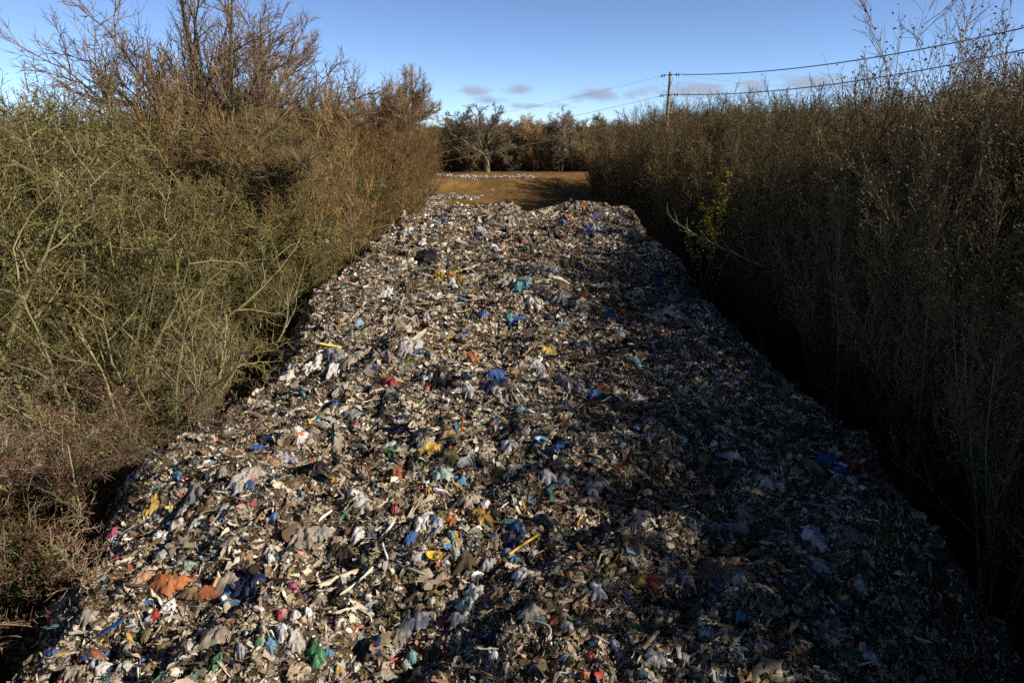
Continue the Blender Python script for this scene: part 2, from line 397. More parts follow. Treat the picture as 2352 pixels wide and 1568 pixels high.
# litter on the far soil
def field_points(M, cx, cy, rx, ry, p=2.):
    a = rng.uniform(0, 2*math.pi, M); r = rng.random(M)**.5
    x = cx+rx*r*np.cos(a); y = cy+ry*r*np.sin(a); z = ground_z(x, y)
    return np.stack([x, y, z], 1), np.tile([0, 0, 1.], (M, 1))
W_FAR = dict(pale=22, lilac=6, beige=20, grey=18, white=7, taupe=16, brown=9, pink=2, blue=1, rust=2)
def far_litter(name, spots, label):
    Ps = []; 
    for (M, cx, cy, rx, ry) in spots: Ps.append(field_points(M, cx, cy, rx, ry)[0])
    P = np.concatenate(Ps); Nn = np.tile([0, 0, 1.], (len(P), 1))
    size = np.exp(rng.normal(math.log(.27), .3, len(P)))
    scatter(name, P, Nn, size, .4, rng.gamma(2, .2, len(P)), templates(20, 3, .35, .1), 3, dirtied(palette(len(P), W_FAR), .5), .1, label)
pc, _ = hit(1046, 453)
far_litter('litter_patch', [(3000, pc[0], pc[1]-.6, 3.6, 3.4)], 'pale oval patch of litter lying on the brown soil')
far_litter('litter_bank', [(5200, -12.8, 93, 4.0, 10), (900, -9, 84, 4, 8)], 'low grey spread of litter behind the heap at the left thicket')
far_litter('litter_band', [(700, -17+i*1.75, 128.3+1.2*math.sin(i*.7)-.06*i, 2.4, 2.2+(1.2 if 2 < i < 7 else .2)) for i in range(12)], 'pale grey litter band along the top of the brown soil bank')
far_litter('scattered_litter', [(90, 0, 95, 12, 30), (40, 3, 80, 8, 10)], 'few pale scraps scattered over the brown soil field')

# ------------------------------------------------------------------ single pieces of rubbish
ZN = {'A': (574.2, 746.5), 'B': (0, 1033.6), 'C': (746.5, 1033.6), 'D': (1548, 1033.6), 'E': (861.3, 430.7)}
def disp(z, x, y): return ZN[z][0]+.3418*x, ZN[z][1]+.3418*y
NOUN = {'bag': ('plastic_bag', 'crumpled plastic bag', 'plastic bag'), 'sheet': ('plastic_sheet', 'rumpled plastic sheet', 'plastic sheet'), 'cloth': ('cloth_scrap', 'rumpled cloth scrap', 'cloth'),
        'strip': ('plastic_strip', 'torn plastic strip', 'plastic strip'), 'pipe': ('plastic_pipe', 'plastic pipe', 'pipe'), 'plank': ('wooden_batten', 'wooden batten', 'wood piece'),
        'bottle': ('plastic_bottle', 'plastic bottle', 'bottle'), 'lid': ('bucket_lid', 'bucket lid', 'lid'), 'carton': ('crushed_carton', 'crushed carton', 'carton'),
        'roll': ('paper_roll', 'paper roll', 'paper roll'), 'tub': ('plastic_tub', 'crushed plastic tub', 'tub'), 'hose': ('hose', 'length of hose', 'hose')}
CN = {'pale': 'pale grey', 'taupe': 'grey brown', 'sky': 'light blue', 'navy': 'dark blue', 'cyan': 'turquoise', 'lilac': 'pale lilac', 'mint': 'pale mint', 'mustard': 'amber', 'dark': 'very dark', 'ochre': 'ochre brown', 'umber': 'dark brown'}
def kinds_mat(k): return {'cloth': M_CLOTH, 'bottle': M_RIGID, 'lid': M_RIGID, 'tub': M_RIGID, 'pipe': M_RIGID, 'hose': M_RIGID, 'plank': M_WOOD, 'carton': M_CLOTH, 'roll': M_CLOTH}.get(k, M_FILM)
def shade_cols(n, c1, c2, t):
    """two-colour vertex colours: t in 0..1 picks the second colour"""
    a = np.array(PAL[c1]); b_ = np.array(PAL[c2 or c1])
    k = (t > .5).astype(float)[:, None] if c2 else np.zeros((n, 1))
    c_ = a*(1-k)+b_*k
    g_ = c_.mean(1, keepdims=True); c_ = (c_*.80+g_*.20)*(.86 if c_.max() > .5 else 1)
    return c_
def mk_sheet(name, p, wx, wy, ang, c1, c2, seed, amp=.16, mat=None, lift=.09):
    nx = int(np.clip(wx/.022, 14, 64)); ny = int(np.clip(wy/.022, 14, 64))
    gx_, gy_ = np.meshgrid(np.linspace(-.5, .5, nx), np.linspace(-.5, .5, ny), indexing='ij')
    th = np.arctan2(gy_, gx_)
    r = np.maximum(np.abs(gx_), np.abs(gy_))*2
    rim = 1+.30*perlin(np.cos(th)*1.7+seed, np.sin(th)*1.7+seed, 3)*2*r+.26*perlin(np.cos(th)*4.5+seed, np.sin(th)*4.5, 4)*r+.12*perlin(np.cos(th)*11+seed, np.sin(th)*11, 5)*r
    sq = np.where(r > 0, np.maximum(np.abs(np.cos(th)), np.abs(np.sin(th))), 1)**.6
    x = gx_*rim*sq*wx*1.1; y = gy_*rim*sq*wy*1.1
    s = min(wx, wy)
    ph = seed*1.3
    u = gx_*wx/s; v = gy_*wy/s
    fold = (1-2.6*np.abs(perlin(u*2.2+ph+v*.6, v*1.2+ph, 5)))*.6+(1-2*np.abs(perlin(u*4.5-v*2+ph, v*3+ph, 6)))*.3+.34*(1-3*np.abs(perlin(u*7+v*5+ph, v*4-u*2+ph, 7)))+.20*(1-3*np.abs(perlin(u*15-v*6+ph, v*11+u*5+ph, 10)))+.12*perlin(u*17+ph, v*17, 8)
    z = amp*s*(fold+.25)*(1-.55*r**3)
    ca, sa = math.cos(ang), math.sin(ang)
    X_ = p[0]+x*ca-y*sa; Y_ = p[1]+x*sa+y*ca
    H_ = top_z(X_, Y_)
    Z_ = np.maximum(H_, H_*.5+.5*p[2])-p[2]+lift+z-.09*r**4
    V = np.stack([X_-p[0], Y_-p[1], Z_], -1).reshape(-1, 3)
    tt = sstep(-.15, .15, gx_+.3*perlin(gx_*3+seed, gy_*3, 9)).ravel()
    cc = shade_cols(len(V), c1, c2, tt)*(1+.18*perlin(u*3, v*3+seed, 11).ravel()[:, None])
    dm = np.clip(1.6*fbm(u*2.4+seed, v*2.4, 4, 12).ravel()-.25, 0, .75)[:, None]
    me = np_mesh(name, V, grid_faces(nx, ny), cc*(1-dm)+np.array(PAL['brown'])*dm)
    o = link(name, me, mat); o.location = p; return o
def mk_lump(name, p, wx, wy, wz, ang, c1, c2, seed, mat, sub=4):
    """a crumpled bag: a squashed blob pinched by sharp creases, with a ragged gathered end"""
    bm = bmesh.new(); bmesh.ops.create_icosphere(bm, subdivisions=sub if wx > .3 else 3, radius=1)
    n = np.array([v.co[:] for v in bm.verts]); Q = np.array([[v.index for v in f.verts] for f in bm.faces]); bm.free()
    def rid(v, s_, o_): return 1-2.2*np.abs(perlin(v[:, 0]*s_+o_+v[:, 2]*1.1*s_, v[:, 1]*s_-v[:, 2]*.7*s_+o_, int(o_) % 7+3))
    st = rng.uniform(.6, 1.6)
    q = n*np.array([st, 1/st, 1.2])
    d = .85+.42*perlin(n[:, 0]*1.2+seed, n[:, 1]*1.2+n[:, 2], 2)+.26*rid(q, 1.7, seed*.7)+.15*rid(q, 3.9, seed*1.1)+.07*rid(q, 8, seed)
    d += rng.normal(0, .025, len(n))
    th = np.arctan2(n[:, 1], n[:, 0]); a0 = rng.uniform(0, 6.28)
    d *= 1+.75*np.exp(-((np.angle(np.exp(1j*(th-a0))))/.35)**2)*rng.uniform(.2, 1)
    V = n*d[:, None]; V[:, 2] = np.where(V[:, 2] > 0, V[:, 2], V[:, 2]*.4)
    V *= np.array([wx*.52, wy*.6, wz*.6])
    t_ = .5+.5*np.tanh(5*(n[:, 0]+.5*perlin(n[:, 1]*2+seed, n[:, 2]*2, 5)))
    cc = shade_cols(len(V), c1, c2, t_)*(1+.12*perlin(n[:, 0]*3+seed, n[:, 1]*3+n[:, 2]*3, 6))[:, None]
    me = np_mesh(name, V, Q, cc)
    o = link(name, me, mat); o.location = (p[0], p[1], p[2]+wz*.2+.03); o.rotation_euler = (rng.normal(0, .2), rng.normal(0, .2), ang); return o
def tube_mesh(name, pts, rad, m=8, c='white', flat=1., cap=True):
    pts = np.array(pts, float); K = len(pts); rad = np.broadcast_to(np.array(rad, float), (K,))
    t = np.gradient(pts, axis=0); t /= np.linalg.norm(t, axis=1)[:, None]+1e-9
    up = np.array([0, 0, 1.]) if abs(t[0][2]) < .9 else np.array([1., 0, 0])
    u = np.cross(t, up); u /= np.linalg.norm(u, axis=1)[:, None]+1e-9; v = np.cross(u, t)
    a = np.linspace(0, 2*math.pi, m, endpoint=False)
    V = pts[:, None]+rad[:, None, None]*(np.cos(a)[None, :, None]*u[:, None]+flat*np.sin(a)[None, :, None]*v[:, None])
    V = V.reshape(-1, 3)
    i = np.arange(K-1)[:, None]; j = np.arange(m)[None]
    Q = np.stack([i*m+j, i*m+(j+1) % m, (i+1)*m+(j+1) % m, (i+1)*m+j], -1).reshape(-1, 4)
    if cap:
        ex = []
        for b0 in (0, (K-1)*m):
            for k in range(1, m//2):
                ex.append([b0+k, b0+(k+1) % m if k+1 < m else b0, b0+(m-k-1) if m-k-1 != k+1 else b0+k+1, b0+m-k])
        ex = [e for e in ex if len(set(e)) == 4]
        base = [[b0+0, b0+1, b0+m-1, b0+m-1] for b0 in (0, (K-1)*m)]
        if ex: Q = np.concatenate([Q, np.array(ex)])
    col = np.array(c if isinstance(c, tuple) else PAL[c])
    return np_mesh(name, V, Q, np.tile(col, (len(V), 1)), smooth=True)
def lathe_mesh(name, prof, m, c, dent=0, seed=0):
    a = np.linspace(0, 2*math.pi, m, endpoint=False); K = len(prof)
    r = np.array([q[0] for q in prof]); z = np.array([q[1] for q in prof])
    x = r[:, None]*np.cos(a); y = r[:, None]*np.sin(a)
    d = 1+dent*perlin(np.cos(a)[None]*1.5+seed+0*x, z[:, None]*4+np.sin(a)[None]*1.5, 3)
    V = np.stack([x*d, y*d, np.repeat(z[:, None], m, 1)+dent*.12*r.max()*perlin(x*3/r.max()+seed, y*3/r.max(), 4)], -1).reshape(-1, 3)
    i = np.arange(K-1)[:, None]; j = np.arange(m)[None]
    Q = np.stack([i*m+j, i*m+(j+1) % m, (i+1)*m+(j+1) % m, (i+1)*m+j], -1).reshape(-1, 4)
    return np_mesh(name, V, Q, np.tile(np.array(PAL[c]), (len(V), 1)), smooth=True)
def mk_carton(name, p, wx, wy, wz, ang, c1, c2, seed):
    bm = bmesh.new(); bmesh.ops.create_cube(bm, size=1)
    bmesh.ops.subdivide_edges(bm, edges=bm.edges[:], cuts=5, use_grid_fill=True)
    T = []
    for v in bm.verts:
        T.append(.5+.5*math.copysign(1, v.co.x+.12*math.sin(v.co.y*9+seed)))
        n = v.co*2.2+Vector((seed*2.3, 0, 0))
        v.co += Vector((mnoise.noise(n), mnoise.noise(n+Vector((9, 0, 0))), mnoise.noise(n+Vector((0, 9, 0)))))*.16
        if v.co.z > 0: v.co.x *= .88; v.co.y *= .85
        v.co = Vector((v.co.x*wx, v.co.y*wy, v.co.z*wz))
    bm.verts.ensure_lookup_table()
    V = np.array([v.co[:] for v in bm.verts]); Q = np.array([[v.index for v in f.verts] for f in bm.faces]); bm.free()
    me = np_mesh(name, V, Q, shade_cols(len(V), c1, c2, np.array(T)))
    o = link(name, me, M_CLOTH); o.location = (p[0], p[1], p[2]+wz*.4+.03); o.rotation_euler = (rng.normal(0, .35), rng.normal(0, .35), ang); return o

# zone x y w h kind colour[/colour] | label (may be empty) | short name when it serves as an anchor
SPEC = '''
A 1445 968 112 98 lid white|round white bucket lid smeared with dirt in the sunlit middle of the heap|round white lid
A 1555 1310 165 118 sheet mustard|large crumpled amber plastic sheet with a small white scrap right behind it|large amber sheet
A 1565 1238 62 34 bag white||
A 1205 865 122 72 bag yellow|bright yellow crumpled bag just above the round white lid|bright yellow bag
A 938 395 72 62 bag red|bright red crumpled bag with black film around it near the left thicket|bright red bag
A 835 298 70 36 tub blue|dark blue crushed tub lying between white bags|dark blue crushed tub
A 558 205 96 140 bag grey|tall standing grey film bag, the darker one of a pair|standing grey film bag
A 705 228 88 118 bag taupe|tall standing grey brown film bag, the right one of a pair|
A 570 295 112 86 bag white|crumpled white bag at the foot of the standing grey film bags|white bag under the grey pair
A 425 287 78 50 bag white||
A 1190 362 122 62 bag white|smooth white bag draped over black film in the middle of the heap|draped white bag
A 1290 412 210 62 sheet black||
A 1660 360 112 76 cloth blue|rumpled blue tarpaulin hump with a darker blue fold in front|blue tarpaulin hump
A 1630 408 160 44 cloth navy||
A 1192 446 34 28 bag orange||
A 566 545 62 40 bag blue||small blue bag by the yellow strap
A 1490 222 90 52 bag orange/peach|orange bag with blue film behind it|orange bag
A 2010 190 84 38 bag yellow|pale yellow crumpled bag standing alone on brown litter|lone pale yellow bag
A 1960 790 98 46 tub sky|bright blue oval basin at the edge of the thicket's shadow|blue oval basin
A 2080 836 100 40 sheet blue||
A 1815 577 54 60 bag sky|light blue crumpled wrapper near the shadow edge|light blue wrapper
A 1190 795 62 56 bag lilac||
A 1330 755 112 60 cloth tan|round tan cushion pad right of the lilac scrap|round tan pad
A 962 875 90 52 bag green|crumpled dark green bag left of the bright yellow bag|dark green bag
A 385 946 108 48 carton white/orange|flattened white and orange packet resting on a black refuse bag|white and orange packet
A 445 980 170 88 bag black|large black refuse bag below the white and orange packet|large black refuse bag
A 985 1000 68 84 cloth rust||
A 1290 1005 150 52 sheet mint|pale mint green film left of the round white lid|
A 1738 822 82 66 bag white|pointed white scrap sticking up left of the blue oval basin|pointed white scrap
A 1345 897 112 58 cloth olive||
A 1560 925 62 128 bag taupe||
A 595 860 92 132 sheet taupe||tall grey brown film sheet
A 800 803 66 50 carton white||
A 1775 738 132 96 bag black||black bag at the shadow edge
A 1155 1345 96 190 sheet white|tall crumpled white sheet between the blue cloth and the lilac sheet|tall white sheet
A 1250 1382 76 98 sheet lilac|smooth pale lilac grey sheet right of the tall white sheet|
A 1230 1322 44 22 bag blue||
A 1078 1452 70 128 cloth blue|upright blue cloth left of the tall white sheet|upright blue cloth
A 1358 1325 84 52 cloth orange||
A 1808 1392 92 84 bag blue|shiny bright blue bag with a darker blue bag in front, near the yellow pipe|shiny blue bag
A 1782 1452 124 84 bag navy||
A 250 350 80 40 bag white||
A 65 545 70 50 bag pale||
A 950 240 60 84 bag beige||
A 1600 900 50 40 bag cream||
A 935 825 60 44 bag white||
A 1645 690 60 60 bag peach/blue||
A 1960 350 70 30 bag white||
A 2110 395 90 64 bag grey|grey sack slumped near the right shadow edge|slumped grey sack
A 1915 285 84 34 bag white||
A 2220 455 70 40 bag pale||
A 1470 468 60 50 bag white||
A 700 690 40 28 bag magenta||
A 95 783 66 40 cloth navy||
A 50 835 70 34 cloth blue||
A 340 775 60 46 bag orange/white||
A 610 590 60 40 bag cream||
A 700 625 90 50 bag grey||
C 735 727 108 92 tub yellow|glossy yellow split canister lying near the tall white sheet|yellow split canister
C 868 622 62 68 bag cyan/yellow|turquoise and yellow printed wrapper|turquoise and yellow wrapper
C 790 462 104 54 cloth olive||
C 1325 850 112 68 bag white|white bag speckled with dirt right in front of the yellow pipe|speckled white bag
C 1228 708 74 40 sheet sky||
C 1275 752 72 34 sheet sky||
C 1008 992 116 92 sheet white|white garment with a knotted top lying open at the front of the heap|white garment
C 955 1060 120 92 sheet mint||
C 890 1148 120 62 bag pale||
C 800 1166 50 62 sheet magenta||
C 640 1162 130 60 sheet lilac||
C 1150 1252 104 88 cloth navy||dark blue cloth at the front
C 1545 1172 56 70 cloth orange||orange cloth at the front shadow edge
C 1592 1150 92 60 bag tan||
C 1632 1206 80 40 bag pale||
C 805 1382 62 34 bag rust||
C 585 1430 50 40 bag cyan||
C 545 1476 62 34 bag mint||
C 1780 1420 42 42 bag red|small red bag in the shade near the front edge|small red bag
C 1750 1530 72 30 bag orange||
C 1640 1420 110 38 bag pale||
C 100 1516 62 40 bag mustard||
C 2150 900 150 80 sheet yellow/red|yellow and red printed bag lying in the shade|yellow and red printed bag
C 1815 262 122 92 bag pale|ribbed pale bag catching sunlight inside the shadow edge|ribbed pale bag
C 1770 352 142 52 sheet taupe||
C 1588 238 100 100 carton pale||
C 1495 182 92 58 bag white||
C 1258 155 62 50 bag white||
C 715 946 36 46 bag sky||
C 1825 967 84 60 bag white|crumpled white bag beside dark film, left of the printed bag|
C 2225 1412 110 64 sheet pale||
C 1952 1346 60 66 bag lilac||
C 120 902 36 76 sheet pale||
C 90 935 70 110 cloth black||black cloth on the left front
C 130 722 150 62 bag umber||
C 222 592 62 58 bag white||
C 210 332 90 60 bag white||
C 255 392 104 66 bag pale||
C 690 290 46 26 bag mustard||
C 975 352 172 92 bag beige|wide beige crumpled bag pile behind the large amber sheet|beige bag pile
C 840 390 70 50 bag cream||
C 1440 460 60 50 bag pale||
C 1220 515 60 34 bag cyan||
C 1395 712 54 46 bag white||
C 1100 785 80 50 bag pale||
C 620 720 80 90 sheet pale||
C 655 1000 150 100 bag umber||
C 710 1040 44 40 bag cream||
C 945 760 110 80 cloth umber||
C 875 700 60 50 bag mint||
C 1650 860 40 30 bag mustard||
C 1500 1060 60 40 bag olive||
C 1380 1120 140 50 bag beige||
C 520 1250 90 120 bag grey||
C 330 1330 120 90 cloth navy||
C 400 1530 140 60 sheet beige||
C 215 1480 60 40 bag white||
C 1135 1408 50 24 bag white||
C 470 410 50 34 bag red||
C 30 1380 50 24 bag sky||
C 2040 640 160 60 sheet dark||
C 1750 600 130 60 bag dark||
C 1510 470 130 70 bag black||
B 965 868 158 46 cloth peach|peach orange cloth just behind the large rust tarpaulin|peach cloth
B 1120 915 246 84 cloth rust/orange|large rust orange tarpaulin spread at the lower left|large rust tarpaulin
B 1350 960 232 56 cloth tan/rust|tan and rust strip of tarpaulin trailing right from the big one|
B 1540 900 142 74 sheet taupe||
B 1660 925 232 116 cloth navy|dark navy garment crumpled in a wide round heap|dark navy garment
B 1850 905 150 60 cloth black||
B 1692 852 92 54 bottle dark||
B 1505 1026 48 38 roll white|white paper roll lying just below the navy garment|white paper roll
B 1570 1058 140 26 cloth sky||
B 1520 990 74 32 cloth sky||
B 1010 1110 34 26 roll cream||
B 1025 1145 104 58 carton white/red|white and red printed carton with a striped lid|white and red carton
B 890 1176 36 32 carton cream||
B 600 1135 92 66 bag taupe||
B 605 1393 156 64 sheet orange/rust|orange curled sheet over blue plastic at the lower left corner|orange curled sheet
B 590 1420 74 40 bag blue||
B 645 1440 50 24 bag sky||
B 690 1486 130 88 bag white|large torn white bag at the bottom left|large torn white bag
B 872 1290 62 26 bag yellow||
B 972 1276 52 56 bag olive||
B 480 1517 130 76 bag taupe||
B 1085 622 98 58 bag white|smooth domed white bag at the heap's left rim|domed white bag
B 1495 436 62 78 cloth white/pale||striped white cloth
B 1482 502 26 26 bag blue||
B 1193 184 48 60 bag sky||
B 1680 246 52 46 bag blue||
B 1622 232 92 98 bag pale||
B 1768 255 52 36 bag white||
B 1315 322 102 88 bag grey||
B 1840 473 46 30 bag blue||
B 1648 742 100 88 bag tan||tan bag behind the navy garment
B 1835 692 72 44 bag cream||
B 1815 746 50 46 bag white||
B 1360 746 30 38 carton sky||
B 1022 382 52 58 cloth yellow||
B 752 575 66 40 cloth magenta||
B 870 808 24 16 bag red||
B 1240 800 142 70 sheet mint||
B 1740 1100 80 40 carton white||
B 1892 1126 56 36 bag red/pink|small red and pink wrapper right of the flattened white carton|
B 1985 1135 64 50 bag white||
B 1440 1262 152 108 sheet taupe||
B 1450 1452 80 46 bag green||
B 1740 1310 42 22 bag green||
B 1685 1330 72 36 carton cream||
B 1820 1342 62 44 bag sky||
B 1885 1256 42 46 bag lilac||
B 2125 1392 114 78 bag green||dark green bag at the front
B 2300 872 46 70 sheet pale||
B 350 1385 90 30 bag blue||
B 1975 952 62 26 bag magenta||
B 1250 1340 70 70 bag pale||
B 870 1350 50 90 bag beige||
B 1620 1360 50 60 bag lilac||
B 1990 1330 80 80 bag pale||
B 840 1490 70 60 bag pale||
B 1900 1240 60 60 bag white||
B 1230 430 70 50 bag pale||
B 1190 530 90 50 bag cream||
B 1320 520 90 40 bag white||
B 1490 180 60 50 bag taupe||
B 1820 90 140 40 bag tan||
B 1940 80 90 36 bag lilac||
B 1720 170 60 70 bag beige||
B 2110 280 50 60 bag tan||
B 2000 360 60 40 bag grey||
B 2010 490 54 50 bag grey||
B 2250 720 70 50 bag dark||
B 2050 590 220 110 sheet taupe||
B 1100 720 100 50 bag pale||
B 1450 880 60 40 plank peach||
B 2160 1030 100 36 bag beige||
B 1680 1250 60 40 bag white||
B 2070 1120 50 44 bag white||
B 2150 590 100 60 bag grey||
D 300 858 256 170 sheet ochre/tan|large ochre brown tarpaulin in the deep shade at the lower right|large ochre tarpaulin
D 945 590 140 150 sheet white|ragged white sheet glowing in the shade on the right slope|ragged white sheet
D 970 800 104 78 bag white||
D 1308 1396 112 80 bag white|crumpled white bag near the bottom right of the heap|bottom right white bag
D 630 222 152 78 sheet pale|draped pale grey film below the blue tarpaulin in shade|draped pale film
D 1045 76 160 48 cloth blue|blue tarpaulin in shade beside the red cloth|shaded blue tarpaulin
D 1130 166 92 58 cloth blue||
D 1290 142 82 50 cloth red|dark red cloth at the shaded right rim of the heap|shaded red cloth
D 480 430 112 90 sheet taupe||
D 1255 932 62 52 bag white||
D 640 892 38 34 carton white||
D 1570 1080 132 62 sheet grey||
D 1060 1312 92 50 bag pale||
D 220 1256 92 42 sheet lilac||
D 210 76 62 42 bag mustard||
D 1050 270 52 50 bag tan||
D 615 1036 112 30 cloth tan||
D 450 1140 60 50 bag blue||
D 1060 1190 120 60 sheet grey||
D 1170 1390 150 60 cloth green||
D 90 880 90 70 bag pale||
D 440 890 84 60 bag white||
D 380 970 90 50 bag white||
D 270 540 90 50 bag pale||
D 440 560 150 60 sheet pale||
D 1190 600 130 70 bag grey||
D 900 880 80 50 bag umber||
D 720 260 50 60 bag pale||
D 1830 1490 110 40 carton tan||
D 540 700 80 36 cloth ochre||
D 1200 220 60 60 bag pale||
D 1930 905 90 60 bag grey||
D 640 1330 80 40 cloth purple||
D 150 560 80 60 bag pale||
D 70 1440 60 120 sheet pale||
E 348 482 108 76 bag black|black peaked refuse bag on the far left of the heap|peaked black bag
E 430 585 72 44 cloth yellow|yellow crumpled film, left one of a yellow pair|yellow film
E 510 604 72 26 cloth orange/yellow||
E 576 613 50 24 cloth mustard||
E 995 672 124 34 cloth cyan|long turquoise film scrap lying crosswise|long turquoise film
E 1255 676 92 46 bag ochre|ochre brown sack behind the pale lilac bag|ochre sack
E 1280 725 50 32 bag lilac||
E 1405 741 40 26 bag red||
E 1672 484 50 36 bag green|round bright green bag near the far right rim|bright green bag
E 1458 386 30 42 carton blue|upright bright blue carton on the far part of the heap|upright blue carton
E 1400 126 36 20 cloth orange|orange scrap on the far crest of the heap|orange crest scrap
E 1482 272 82 24 sheet white||
E 1445 304 72 24 cloth blue||
E 1190 300 122 38 sheet black||
E 1265 242 30 18 bag blue||
E 466 236 28 22 bag blue||
E 600 272 36 32 bag yellow/olive||
E 215 310 60 20 sheet white||
E 235 262 42 28 cloth peach||
E 320 370 36 30 bag white||
E 560 390 46 30 bag dark||
E 800 412 52 38 bag white|white bag touching a peach bag on the far half|white bag by the peach bag
E 846 406 40 34 bag peach||
E 995 362 26 24 bag red||
E 1116 470 24 18 carton red||
E 1280 515 36 24 bag mustard||
E 1306 405 50 36 bag white||
E 1515 590 82 34 bag ochre||
E 1815 576 42 38 bag mustard||
E 1895 632 46 26 cloth blue||shaded blue cloth on the right rim
E 590 762 50 40 carton sky||
E 70 732 72 34 bag white||
E 500 1028 52 18 bag yellow||
E 235 1085 100 90 sheet pale|large translucent pale bag near the left thicket|large pale bag
E 290 1126 62 40 cloth blue||
E 165 1100 20 44 cloth red||
E 1560 846 82 30 cloth blue||
E 1665 838 52 20 cloth rust||
E 1515 1350 76 54 carton rust||rust brown carton
E 1482 1400 92 34 sheet sky||
E 2215 1440 46 28 bag yellow|yellow bag in the shade right of the green sign|shaded yellow bag
E 1075 805 92 38 bag cream||
E 1380 790 112 38 sheet taupe||
E 1250 752 92 36 bag grey||
E 940 911 92 28 cloth blue||
E 1405 876 36 24 bag white||
E 1425 1086 62 40 bag pale||
E 1380 1042 92 48 sheet pale||
E 2010 750 62 42 bag lilac||
E 725 300 60 34 bag white||
E 690 335 60 20 cloth navy||
E 1315 215 50 24 bag red/yellow||
E 1230 345 50 22 bag red||
E 1495 210 70 24 cloth purple||
E 1640 200 50 44 cloth grey||
E 1375 528 44 24 cloth navy||
E 1100 565 60 36 bag pale||
E 1190 560 60 40 bag white||
E 890 645 80 30 bag beige||
E 400 745 66 34 bag white||
E 360 770 90 30 bag black||
E 345 875 44 24 bag lilac||
E 730 860 50 18 bag blue||
E 1180 900 60 14 bag navy||
E 900 880 50 22 bag cyan||
E 150 930 70 50 bag taupe||
E 520 655 44 24 bag white||
E 240 690 110 50 cloth brown||
E 1990 840 90 70 bag pale||
E 1300 290 40 16 bag rust||
E 1580 110 50 24 bag grey||
E 370 1130 60 26 bag grey||
'''
LIN = '''
C 1235 738 1437 616 26 pipe yellow|long bright yellow pipe with flared ends lying near the shadow edge|yellow pipe
C 1325 372 1340 426 15 pipe yellow|short bright yellow pipe stub, far shorter than the long yellow pipe|short yellow pipe
A 344 468 377 514 24 bottle cyan|slim turquoise bottle lying alone on grey litter|turquoise bottle
A 585 530 692 508 15 strip yellow||
A 1375 665 1402 755 15 strip sky|narrow bright blue strip standing out in the middle of the heap|narrow blue strip
A 1432 650 1422 745 9 plank rust||
A 655 838 780 852 26 bottle pale||pale plastic tube
A 840 1412 985 1342 26 strip white||
A 1060 246 1125 238 18 strip yellow||
C 1015 1354 1170 1360 16 strip white|long white moulded strip at the front of the heap|long white strip
C 175 356 275 352 11 strip red||
C 1560 884 1665 892 22 strip mustard||
C 2185 472 2222 546 22 strip pale||
C 2130 1396 2232 1272 30 plank taupe||
C 1335 365 1412 402 7 plank pale||
B 1385 612 1462 530 34 strip white|narrow white cloth strip pointing to the striped cloth|narrow white cloth strip
B 1468 82 1515 2 46 strip white|upright white bag strip near the left rim|upright white strip
B 1715 525 1762 460 20 plank tan||
B 1568 690 1612 815 28 strip pale|pale forked strip hanging down to the navy garment|pale forked strip
B 470 1252 690 1236 38 strip cream|long cream twisted bag at the left rim|long cream twisted bag
B 672 1276 836 1152 34 strip blue|twisted bright blue cloth at the lower left rim|twisted blue cloth
B 705 1102 846 1015 56 strip olive||
B 1755 1202 1870 1180 24 strip cream||
B 1205 1438 1312 1400 34 strip white||
B 1435 955 1462 905 26 plank peach||
B 1600 385 1660 340 14 strip red||
B 1840 780 1868 880 20 strip dark||
B 1250 585 1400 560 16 strip teal||
D 945 396 1142 458 40 strip grey|shaded grey board on the right slope|shaded grey board
D 1310 612 1448 645 38 bottle olive||
D 1680 612 1846 796 66 strip grey|long grey film strip slipping down the shaded right slope|long grey slope film
D 385 1352 480 1232 24 strip pale||
D 245 1412 292 1560 40 strip taupe||
D 755 462 805 762 38 strip taupe||
D 1060 830 1135 935 20 strip pale||
D 1020 1000 1110 1100 26 strip lilac||
E 1182 210 1240 170 22 strip white|bright white board tilted on the far half of the heap|tilted white board
E 1282 266 1382 282 14 strip white||
E 470 336 542 322 14 strip orange|orange strip on the far left half|orange strip
E 1075 388 1120 380 9 strip sky||
E 1190 982 1288 900 16 strip sky|long blue ribbon rising to the right on the heap's middle|long blue ribbon
E 2010 820 2180 990 30 strip taupe||
E 20 400 60 430 10 strip white||
E 830 520 950 518 10 strip cream||
'''
anchors = []; todo = []
def relation(px, py, name, kind, col):
    cand = sorted(anchors, key=lambda a: (a[0]-px)**2+((a[1]-py)*1.5)**2)
    adj = CN.get(col, col)
    noun = NOUN[kind][1]
    for a in cand:
        dx, dy = px-a[0], (py-a[1])*1.5
        if abs(dx) > 2*abs(dy): rel = 'right of' if dx > 0 else 'left of'
        elif abs(dy) > 2*abs(dx): rel = 'in front of' if dy > 0 else 'behind'
        else: rel = ('in front and ' if dy > 0 else 'behind and ')+('right of' if dx > 0 else 'left of')
        l = f'{adj} {noun} {rel} the {a[2]}'
        if l not in used and len(l.split()) <= 16: return l
used = set()
rows = []
for ln in SPEC.strip().splitlines():
    a, lab, short = ln.split('|'); z, x, y, w_, h_, k, c = a.split()
    px, py = disp(z, float(x), float(y)); rows.append((px, py, float(w_)*.3418, float(h_)*.3418, k, c, lab, short, None))
for ln in LIN.strip().splitlines():
    a, lab, short = ln.split('|'); z, x1, y1, x2, y2, w_, k, c = a.split()
    p1 = disp(z, float(x1), float(y1)); p2 = disp(z, float(x2), float(y2))
    rows.append(((p1[0]+p2[0])/2, (p1[1]+p2[1])/2, float(w_)*.3418, 0, k, c, lab, short, (p1, p2)))
for r in rows:
    if r[7]: anchors.append((r[0], r[1], r[7]))
    if r[6]: used.add(r[6])
seed = 0
